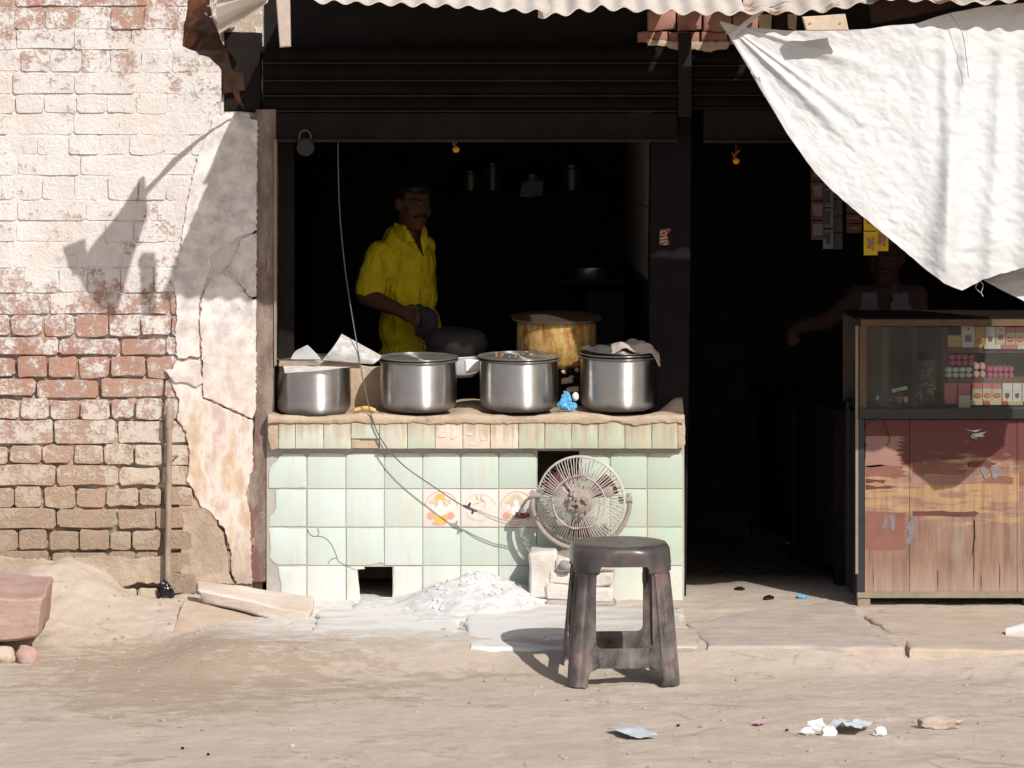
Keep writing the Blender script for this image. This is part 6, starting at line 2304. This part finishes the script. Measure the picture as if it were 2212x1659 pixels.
pack(1722, 473, 1928, 522, 'white', 'white pack lying flat below the upright packs on the top shelf', None, None, -.118)
pack(1930, 476, 2128, 524, 'pink', 'pink pack lying flat below the red topped packs', None, None, -.118)
pack(2130, 478, 2330, 526, 'white', 'white pack lying flat to the right of the pink one', None, None, -.118)
pack(1235, 945, 1392, 1195, 'rose', 'plain tall rose red pack at the left end of the bottom row', None)
pack(1402, 945, 1556, 1195, 'rose', 'rose red pack behind the grey green card in the bottom row', None)
pack(1575, 940, 1700, 1165, 'cream', 'first cream pack with a red top in the bottom row', ('oval', 'red'), ('rose', .32))
pack(1703, 940, 1818, 1160, 'cream', 'second cream pack with a red top in the bottom row', ('oval', 'red'), ('rose', .30))
pack(1820, 940, 1940, 1160, 'cream', 'cream pack with a red top next to the white shield packs', ('oval', 'red'), ('rose', .32))
pack(1946, 940, 2070, 1165, 'white', 'left of the white shield packs in the bottom row', ('shield', 'brown'), ('white', .42))
pack(2072, 940, 2185, 1165, 'white', 'right of the white shield packs in the bottom row', ('shield', 'brown'), ('white', .42))
pack(2190, 940, 2310, 1170, 'white', 'white pack at the right edge of the bottom row', ('shield', 'brown'), ('white', .42))
pack(1560, 1160, 1705, 1212, 'cream', 'cream box lying flat under the bottom row, left of the red one', None, None, -.118, .02)
pack(1712, 1160, 1785, 1212, 'red', 'small red box lying flat under the bottom row', None, None, -.118, .02)
pack(1788, 1163, 1938, 1212, 'cream', 'cream box lying flat under the bottom row, right of the red one', None, None, -.118, .02)
pack(1942, 1165, 2012, 1212, 'red', 'second small red box under the white shield packs', None, None, -.118, .02)
pack(2016, 1165, 2200, 1212, 'cream', 'longer cream box under the white shield packs', None, None, -.118, .02)
pack(1408, 1096, 1556, 1262, 'green', 'grey green card propped before the rose pack, touching the case frame', None, None, -.143, .002, 'card', None)


def rolls(zx0, zy0, zx1, zy1, m, label, nx_, ny_, y=-.085):
    t_ = thing('roll_bundle', label, 'bundle', W(*Z2((zx0 + zx1) / 2, zy1), y), 'wrapped bundles on the middle shelf')
    for i in range(nx_):
        for j in range(ny_):
            a_ = W(*Z2(lerp(zx0, zx1, (i + .5) / nx_), lerp(zy0, zy1, (j + .5) / ny_)), y)
            r_ = (zx1 - zx0) / nx_ * .176 * .5 / 555 * 1.04
            rz_ = (zy1 - zy0) / ny_ * .176 * .5 / 555 * 1.0
            bm_ = B()
            n0 = set(bm_.verts)
            tube(bm_, [a_ + Vector((0, -.006, 0)), a_, a_ + Vector((0, .05, 0))], [r_ * .7, r_, r_], 10)
            for v in [q for q in bm_.verts if q not in n0]:
                v.co.z = a_.z + (v.co.z - a_.z) * rz_ / r_
            obj('roll', bm_, CG[m], t_, smooth=True, angle=.9)


rolls(1292, 582, 1605, 730, 'mag', 'magenta wrapped bundle standing on the pale blue rolls', 4, 2)
rolls(1250, 742, 1575, 882, 'pale', 'pale bluish white bundle of rolls on the middle shelf', 4, 2, -.09)
rolls(1590, 690, 1738, 884, 'sal', 'small stack of salmon coloured rolls on the middle shelf', 2, 2)
rolls(1762, 735, 2085, 884, 'mag', 'long magenta bundle at the right of the middle shelf', 5, 2)

# sweet jar and loose packet
jar = thing('sweet_jar', 'glass jar of red and gold wrapped sweets in the display case', 'jar', W(*Z2(1008, 1192), -.06))
x0, y0 = Z2(1010, 1192)
c = W(x0, y0, -.055)
bm = B()
lathe(bm, [(0, 0), (.036, 0), (.040, .008), (.040, .125), (.033, .145), (.033, .155), (.031, .155), (.031, .145), (.038, .122), (.038, .008), (0, .004)], c, 28)
obj('glass', bm, M_GLASS, jar, smooth=True, angle=.8)
bm = B()
lathe(bm, [(0, .152), (.036, .152), (.037, .165), (.034, .170), (0, .170)], c, 28)
obj('cap', bm, flat('dark_cap', (.06, .055, .05), .4), jar, smooth=True, angle=.8)
rj = random.Random(2)
SW = [CG['red'], flat('gold_foil', (.62, .42, .10), .3, .6), CG['brown'], CG['white'], CG['red']]
for k in range(46):
    bm = B()
    a, rr = rj.uniform(math.pi, 2 * math.pi), rj.uniform(.02, .029)
    p = c + Vector((rr * math.cos(a), rr * math.sin(a), rj.uniform(.012, .135)))
    rx = Matrix.Rotation(rj.uniform(0, 3), 3, 'Y')
    d_ = rx @ Vector((rj.uniform(.006, .012), 0, 0))
    tube(bm, [p - d_ * 1.3, p - d_ * .7, p, p + d_ * .7, p + d_ * 1.3], [.004, .002, .0055, .002, .004], 6)
    obj('sweet', bm, SW[k % 5], jar, smooth=True)
t = thing('sweet_packet', 'dark packet of sweets with a white label lying at the left of the case', 'packet', W(*Z2(620, 1180), -.04))
x0, y0 = Z2(650, 1120)
bm = B()
rock(bm, W(x0, y0 + 4, -.02), (.036, .025, .024), 3, 2, .4)
obj('bag', bm, flat('dark_cellophane', (.05, .035, .04), .25), t, smooth=True, angle=.5)
bm = B()
plate_px(bm, [Z2(582, 1022), Z2(775, 978), Z2(788, 1018), Z2(596, 1062)], -.052, .003, .0006)
obj('label', bm, CG['white'], t)
bm = B()
plate_px(bm, [Z2(640, 1034), Z2(710, 1018), Z2(714, 1028), Z2(644, 1044)], -.053, .001, 0)
obj('label_print', bm, CG['red'], t)
for k in range(9):
    bm = B()
    q = Z2(560 + rj.uniform(0, 200), 1095 + rj.uniform(0, 70))
    rock(bm, W(*q, -.047), (.009, .006, .008), k, 1, .3)
    obj('sweet', bm, (SW[0], flat('orange_sweet', (.5, .16, .05), .4), SW[2])[k % 3], t)
for q, s in (((415, 1128), .008), ((760, 1150), .010)):
    bm = B()
    rock(bm, W(*Z2(*q), -.052), (s, .006, s * 1.5), q[0], 1, .5)
    obj('twist_end', bm, CG['white'], t)

# things on top of the case and hanging above
YS = flat('yellow_sachet', (0.70, 0.52, 0.03), 0.4, 0, .08, 20, 0, .5)
YR_ = flat('sachet_red_print', (0.58, 0.16, 0.05), 0.4)
YP = flat('sachet_purple_print', (0.34, 0.20, 0.30), 0.4)
for k, (x0, x1, y1, yy, lab) in enumerate(((1866, 1896, 552, -.40, 'longer strip of bright yellow sachets hanging under the tarpaulin'), (1893, 1919, 543, -.385, 'shorter strip of bright yellow sachets, partly behind the longer one'))):
    t = thing('sachet_strip', lab, 'sachets', W((x0 + x1) / 2, y1, yy), 'yellow sachet strips')
    yb = y1
    while yb > 350:
        bm = B()
        plate_px(bm, [(x0, yb - 52), (x1, yb - 52), (x1, yb - .8), (x0, yb - .8)], yy, .003, .001, lambda x, z: .003 * math.sin(x * 60))
        o = obj('sachet', bm, YS, t)
        cx_ = (x0 + x1) / 2
        for j, (dx, dy, rr, mm) in enumerate(((-5, 12, 3.6, YR_), (5, 10, 3.0, YR_), (0, 20, 6.0, YP), (-5, 28, 3.4, YR_), (4, 32, 3.6, YR_), (7, 20, 2.6, YR_))):
            bm = B()
            plate_px(bm, [(cx_ + dx + rr * math.cos(a), yb - 46 + dy + rr * 1.1 * math.sin(a)) for a in [6.283 * i / 9 for i in range(9)]], yy - .0045 - .0003 * j, .002, 0)
            obj('printed_spot', bm, mm, o)
        yb -= 53
SR = [flat('orange_sachet', (.06, .018, .010), .5), flat('silver_sachet', (.10, .10, .11), .4, .4), flat('teal_sachet', (.022, .028, .030), .5)]
for k, (x0, x1, y0, y1, mi, lab) in enumerate(((1752, 1782, 350, 520, 0, 'dark orange strip of sachets hanging left of the tarpaulin'), (1778, 1800, 360, 540, 1, 'silvery strip of sachets hanging beside the orange one'), (1800, 1820, 395, 540, 2, 'dark teal strip of sachets hanging near the tarpaulin edge'), (1828, 1862, 420, 505, 0, 'orange brown sachet strip half behind the tarpaulin'))):
    t = thing('sachet_strip', lab, 'sachets', W((x0 + x1) / 2, y1, -.05), 'dark sachet strips in the shade')
    n = 4
    for j in range(n):
        bm = B()
        ya_, yb_ = lerp(y0, y1, j / n), lerp(y0, y1, (j + 1) / n) - 2
        plate_px(bm, jag([(x0, ya_), (x1, ya_), (x1, yb_), (x0, yb_)], 10, 1.5, k * 7 + j), -.05 + .012 * k, .004, .001)
        o = obj('sachet', bm, SR[mi], t)
        bm = B()
        plate_px(bm, jag([(x0 + 4, ya_ + 8), (x1 - 5, ya_ + 6), (x1 - 7, yb_ - 8), (x0 + 6, yb_ - 10)], 7, 2.5, k + j * 3), -.0515 + .012 * k, .001, 0)
        obj('printed_panel', bm, SR[(mi + 1) % 3], o)

# ------------------------------------------------------------------ inside the stall
t = thing('side_wall', 'greasy tiled partition wall inside the stall, behind the pillar', 'wall', (0.56, 1.4, 0.0))
bm = B()
box(bm, (0.62, 1.45, 1.25), (0.12, 2.30, 2.5))
obj('masonry', bm, M_WALLIN, t)
for i in range(4):
    for j in range(6):
        bm = B()
        z0, z1 = .62 + j * .30, .62 + j * .30 + .297
        y0, y1 = .32 + i * .56, .32 + i * .56 + .556
        box(bm, (.556, (y0 + y1) / 2, (z0 + z1) / 2), (.009, y1 - y0, z1 - z0), None, .0015)
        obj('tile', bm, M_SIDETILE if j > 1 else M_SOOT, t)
t = thing('stove_cabinet', 'black metal stove box against the partition inside the stall', 'stove', W(1310, 690, 1.3))
bm = B()
pxbox(bm, 1268, 628, 1352, 900, 1.3, 1.8, .006)
obj('body', bm, M_SOOT, t)
for x in (1272, 1312, 1330):
    bm = B()
    pxbox(bm, x, 636, x + 4, 664, 1.293, 1.3, .001)
    obj('bracket', bm, M_SHUTL, t)
bm = B()
c = W(1278, 604, 1.5)
lathe(bm, [(0, 0), (.065, 0), (.075, .012), (.078, .045), (.088, .048), (.088, .051), (.074, .048), (.07, .01), (0, .006)], c, 36)
tag(obj('saucepan', bm, flat('dim_steel', (.30, .30, .31), .35, .9), smooth=True, angle=.8), 'shallow steel pan on the black stove box inside the stall', 'pan')
bm = B()
plate_px(bm, [(1208, 606), (1352, 602), (1352, 612), (1208, 616)], 1.45, .3, .003)
tag(obj('shelf', bm, M_DARKWOOD), 'dark shelf board under the pan inside the stall', 'shelf')
bm = B()
sheet(bm, 8, 6, lambda u, v: W(lerp(1122, 1170, u) + 6 * (1 - v), lerp(390, 426, v) + 8 * nz(u * 3, v * 2), 1.5 + .02 * fbm(u * 3, v * 3, 1)), .001)
tag(obj('hanging_paper', bm, flat('dim_paper', (.075, .075, .082), .8), smooth=True), 'dim grey scrap of paper hanging at the back of the stall', 'paper')


bs = thing('back_shelf', 'dim shelf on the back wall of the stall', 'shelf', W(1130, 415, 2.5))
bm = B()
pxbox(bm, 960, 412, 1330, 418, 2.45, 2.655, .002)
obj('board', bm, M_SOOT, bs)
for k in range(3):
    bm = B()
    pxbox(bm, 980 + k * 160, 418, 990 + k * 160, 446, 2.6, 2.655, .002)
    obj('bracket', bm, M_SOOT, bs)
DT = flat('tarnished_tin', (.10, .10, .10), .4, .7)
for k, (x, w, h, lab) in enumerate(((1016, .055, .10, 'dim round tin at the left of the back shelf'), (1064, .045, .14, 'tall dim tin on the back shelf'), (1150, .07, .08, 'wide dim tin in the middle of the back shelf'), (1236, .06, .13, 'dim canister on the back shelf nearest the partition'))):
    t = thing('storage_tin', lab, 'tin', W(x, 412, 2.54), 'tins on the back shelf')
    c = W(x, 411.5, 2.54)
    bm = B()
    lathe(bm, [(0, 0), (w, 0), (w, h * .8), (w * .9, h * .84), (0, h * .84)], c, 24)
    obj('body', bm, DT, t, smooth=True, angle=.6)
    bm = B()
    lathe(bm, [(0, h * .84), (w * .95, h * .84), (w * .95, h * .96), (w * .8, h), (0, h)], c, 24)
    obj('lid', bm, DT, t, smooth=True, angle=.6)

# ------------------------------------------------------------------ the people
def face_frame(c, fx, fy, fz, s=1.0):
    f = Vector((fx, fy, fz)).normalized()
    r = f.cross(Vector((0, 0, 1))).normalized()      # towards the viewer's left when facing us
    u = r.cross(f).normalized()
    return lambda a, b, d: Vector(c) + (r * a + f * b + u * d) * s, Matrix((r, f, u)).transposed()


def head_parts(P_, M_):
    q = [(P_(0, -.012, .025), (.073, .088, .082), M_), (P_(0, .012, -.025), (.064, .072, .075), M_), (P_(0, .030, -.070), (.046, .050, .042), M_), (P_(0, .058, -.088), (.022, .020, .018), M_),
         (P_(.034, .055, -.022), (.026, .026, .024), M_), (P_(-.034, .055, -.022), (.026, .026, .024), M_),
         (P_(.026, .068, .030), (.026, .014, .009), M_), (P_(-.026, .068, .030), (.026, .014, .009), M_),
         (P_(0, .084, .010), (.010, .014, .022), M_), (P_(0, .094, -.008), (.012, .016, .013), M_), (P_(.012, .084, -.014), (.009, .010, .008), M_), (P_(-.012, .084, -.014), (.009, .010, .008), M_),
         (P_(0, .076, -.046), (.022, .011, .007), M_), (P_(0, .074, -.058), (.020, .011, .007), M_),
         (P_(.074, -.010, .002), (.010, .022, .032), M_), (P_(-.074, -.010, .002), (.010, .022, .032), M_)]
    return q


def hair_and_face(parent, P_, M_, cut, mous=True, beard=False):
    blob('hair', [(P_(0, -.020, .032), (.082, .094, .086), M_), (P_(0, .03, .075), (.062, .05, .032), M_), (P_(0, -.06, -.01), (.068, .05, .06), M_)], M_HAIR, parent, .008, 3, cut, .004)
    for s in (1, -1):
        bm_ = B()
        rock(bm_, P_(.030 * s, .0665, .012), (.0115, .0115, .0085), 1, 2, 0)
        e = obj('eye', bm_, M_EYE, parent, smooth=True)
        bm_ = B()
        rock(bm_, P_(.030 * s - .003, .0755, .012), (.0052, .0035, .0052), 1, 2, 0)
        obj('iris', bm_, M_HAIR, e, smooth=True)
        bm_ = B()
        tube(bm_, [P_(.014 * s, .083, .030), P_(.030 * s, .083, .036), P_(.046 * s, .074, .031)], [.003, .0042, .002], 6)
        obj('eyebrow', bm_, M_HAIR, parent, smooth=True)
    if mous:
        bm_ = B()
        tube(bm_, spline([P_(.032, .064, -.046), P_(.018, .081, -.037), P_(0, .089, -.033), P_(-.018, .081, -.037), P_(-.032, .064, -.046)], 4), [.003] + [.0065] * 15 + [.003], 7)
        obj('moustache', bm_, M_HAIR, parent, smooth=True)


PYP = 1.0
man = thing('person', 'man with a moustache in a yellow short sleeved shirt, holding a dark cloth', 'person', W(888, 1200, PYP))
hc = W(893, 440, PYP - .01)
P_, HM = face_frame(hc, .50, -.86, -.20)
body = head_parts(P_, HM)
body += chain(W(884, 480, PYP + .02), W(878, 530, PYP + .03), .054, .066, 6)
body += [(W(874, 570, 1.03), (.125, .10, .11), None), (W(880, 640, 1.03), (.115, .095, .12), None), (W(886, 720, 1.03), (.12, .10, .12), None), (W(888, 800, 1.03), (.125, .105, .12), None)]
body += chain(W(822, 556, .97), W(912, 542, 1.10), .054, .052, 8)
body += chain(W(812, 560, .95), W(792, 640, .90), .050, .042, 8)
body += chain(W(792, 640, .90), W(866, 672, .80), .043, .028, 10)
body += chain(W(912, 548, 1.14), W(916, 650, 1.20), .050, .040, 8)
body += chain(W(916, 650, 1.20), W(926, 735, 1.12), .040, .028, 8)
# right hand closed round the cloth
body += chain(W(864, 672, .80), W(884, 682, .785), .027, .030, 5)
for k, (dx, dy) in enumerate(((6, -12), (9, -3), (8, 7), (4, 16))):
    k1 = W(884 + dx, 682 + dy * .75, .762)
    k2 = W(896 + dx - k, 685 + dy * .85, .742)
    k3 = W(900 + dx - 2 * k, 696 + dy * .8, .752)
    body += chain(W(878, 682 + dy * .5, .772), k1, .0115, .0105, 4) + chain(k1, k2, .0105, .0095, 4) + chain(k2, k3, .0095, .008, 4)
body += chain(W(874, 668, .775), W(890, 660, .758), .012, .0105, 5) + chain(W(890, 660, .758), W(904, 664, .750), .0105, .008, 4)
# left hand
lh = W(928, 745, 1.11)
body += chain(W(926, 735, 1.12), lh, .027, .028, 4)
for k in range(4):
    body += chain(lh + Vector((-.02 + k * .013, -.01, -.01)), lh + Vector((-.022 + k * .014, -.03, -.07 + abs(k - 1.5) * .008)), .0095, .007, 6)
body += chain(lh + Vector((-.025, -.01, .0)), lh + Vector((-.045, -.03, -.035)), .010, .008, 5)
# legs
body += chain(W(872, 830, 1.03), W(870, 1040, 1.03), .085, .055, 10) + chain(W(870, 1040, 1.03), W(872, 1215, 1.05), .055, .04, 8)
body += chain(W(906, 830, 1.05), W(912, 1040, 1.06), .085, .055, 10) + chain(W(912, 1040, 1.06), W(912, 1215, 1.08), .055, .04, 8)
body += [(W(870, 1222, .98), (.045, .11, .035), None), (W(912, 1222, 1.01), (.045, .11, .035), None)]
blob('body', body, M_SKIN, man, .0075, 4)


def hair_cut(c_, n_):
    d = HM.transposed() @ (c_ - hc)
    return (d.y > .035 and d.z < .058) or (d.y > .0 and abs(d.x) > .05 and d.z < .02) or d.z < -.05


hair_and_face(man, P_, HM, hair_cut)


def px_of(p):
    d = p.y - EYE_Y
    return CX + p.x * FPX / d, HY - (p.z - EYE_Z) * FPX / d


def in_tri(p, a, b, c):
    s = lambda u, v, w: (u[0] - w[0]) * (v[1] - w[1]) - (v[0] - w[0]) * (u[1] - w[1])
    d1, d2, d3 = s(p, a, b), s(p, b, c), s(p, c, a)
    return not ((d1 < 0 or d2 < 0 or d3 < 0) and (d1 > 0 or d2 > 0 or d3 > 0))


def shirt_cut(c_, n_):
    x, y = px_of(c_)
    if y < 486 - (x - 870) * .0 and c_.y > .5:
        return True
    if c_.y < 1.06 and in_tri((x, y), (866, 470), (914, 470), (915, 556)):
        return True
    if c_.z < W(0, 768 if x < 900 else 778, 1.0).z and n_.z < -.2:
        return True
    return False


sh = [(W(876, 572, 1.03), (.132, .118, .125), None), (W(880, 640, 1.03), (.132, .112, .13), None), (W(886, 710, 1.03), (.138, .118, .13), None), (W(889, 772, 1.03), (.144, .122, .09), None)]
sh += chain(W(822, 550, .97), W(912, 536, 1.10), .062, .060, 8) + chain(W(868, 520, 1.02), W(886, 508, 1.03), .082, .078, 4)
sh += chain(W(816, 556, .95), W(799, 624, .915), .058, .066, 8) + chain(W(912, 548, 1.14), W(915, 610, 1.17), .058, .056, 6)
blob('shirt', sh, M_SHIRT, man, .009, 4, shirt_cut, .005)
for pts in ([(850, 480, .955), (872, 488, .93), (896, 520, .905), (880, 522, .90), (856, 508, .93)], [(912, 488, .965), (921, 500, .955), (922, 530, .93), (914, 548, .915), (908, 516, .93)]):
    bm = B()
    vv = [bm.verts.new(W(*p)) for p in pts]
    f = bm.faces.new(vv)
    bmesh.ops.solidify(bm, geom=[f], thickness=.006)
    obj('collar', bm, M_SHIRT, man)
bm = B()
tube(bm, [W(915, 556, .902), W(912, 640, .905), W(914, 760, .905)], .0035, 5)
obj('button_placket', bm, M_SHIRT, man)
blob('trousers', chain(W(872, 800, 1.03), W(870, 1040, 1.03), .115, .075, 10) + chain(W(870, 1040, 1.03), W(872, 1205, 1.05), .075, .062, 8) + chain(W(906, 800, 1.05), W(912, 1040, 1.06), .115, .075, 10) + chain(W(912, 1040, 1.06), W(912, 1205, 1.08), .075, .062, 8), M_TROUSER, man, .012, 4)
cl = [(W(906, 668, .775), (.020, .022, .022), None), (W(920, 682, .785), (.032, .028, .033), None), (W(926, 702, .785), (.036, .030, .042), None), (W(920, 722, .785), (.034, .026, .034), None), (W(937, 696, .785), (.022, .024, .050), None), (W(904, 716, .79), (.018, .02, .030), None)]
tag(blob('cloth', cl, M_CLOTHD, None, .006, 3, None, .012), 'dark grey cloth bunched in the hand of the man in yellow', 'cloth')

# the cigarette seller, almost lost in the shade
man2 = thing('person', 'man in a white vest in deep shade behind the cigarette cabinet, one arm stretched out', 'person', W(1915, 1200, .75))
hc2 = W(1912, 560, .74)
P2, HM2 = face_frame(hc2, -.35, -.93, -.15)
b2_ = head_parts(P2, HM2)
b2_ += chain(W(1912, 600, .77), W(1912, 640, .77), .054, .066, 5)
b2_ += [(W(1912, 680, .77), (.145, .10, .11), None), (W(1912, 750, .77), (.135, .10, .12), None), (W(1912, 830, .77), (.13, .10, .13), None), (W(1912, 900, .77), (.135, .11, .12), None)]
b2_ += chain(W(1850, 642, .75), W(1976, 642, .77), .056, .056, 8)
b2_ += chain(W(1846, 648, .74), W(1784, 694, .64), .046, .038, 8) + chain(W(1784, 694, .64), W(1722, 708, .55), .038, .027, 8)
b2_ += chain(W(1722, 708, .55), W(1710, 722, .53), .027, .027, 4)
for k in range(4):
    b2_ += chain(W(1706 + k * 3, 726, .52), W(1704 + k * 5, 744 + k, .515), .0095, .0075, 5)
b2_ += chain(W(1716, 722, .52), W(1728, 738, .51), .010, .008, 5)
b2_ += chain(W(1978, 650, .76), W(2000, 740, .72), .046, .038, 8) + chain(W(2000, 740, .72), W(1960, 800, .62), .038, .028, 8)
q_ = W(1958, 806, .61)
b2_ += [(q_, (.028, .035, .022), None)]
for k in range(4):
    b2_ += chain(q_ + Vector((-.02 + k * .013, -.02, 0)), q_ + Vector((-.024 + k * .014, -.075, -.012)), .009, .007, 5)
b2_ += chain(q_ + Vector((-.025, 0, 0)), q_ + Vector((-.05, -.04, -.005)), .010, .008, 5)
b2_ += chain(W(1890, 920, .78), W(1888, 1200, .8), .085, .045, 14) + chain(W(1934, 920, .78), W(1938, 1200, .8), .085, .045, 14)
b2_ += [(W(1888, 1206, .74), (.045, .11, .035), None), (W(1938, 1206, .74), (.045, .11, .035), None)]
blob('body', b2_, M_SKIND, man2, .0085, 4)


def hair_cut2(c_, n_):
    d = HM2.transposed() @ (c_ - hc2)
    return (d.y > .035 and d.z < .058) or (d.y > .0 and abs(d.x) > .05 and d.z < .02) or d.z < -.05


hair_and_face(man2, P2, HM2, hair_cut2, True)


def vest_cut(c_, n_):
    x, y = px_of(c_)
    if y < 634:
        return True
    if c_.y < .78 and in_tri((x, y), (1876, 560), (1942, 560), (1912, 730)):
        return True
    if abs(x - 1912) > 78 - sstep(720, 640, y) * 28:
        return True
    return False


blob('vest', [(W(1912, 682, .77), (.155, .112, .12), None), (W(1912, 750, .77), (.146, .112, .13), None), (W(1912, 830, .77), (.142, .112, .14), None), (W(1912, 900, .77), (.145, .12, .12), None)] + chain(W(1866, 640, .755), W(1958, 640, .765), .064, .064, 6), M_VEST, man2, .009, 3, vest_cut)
blob('trousers', chain(W(1890, 900, .78), W(1888, 1195, .8), .115, .062, 14) + chain(W(1934, 900, .78), W(1938, 1195, .8), .115, .062, 14), M_TROUSER, man2, .012, 4)
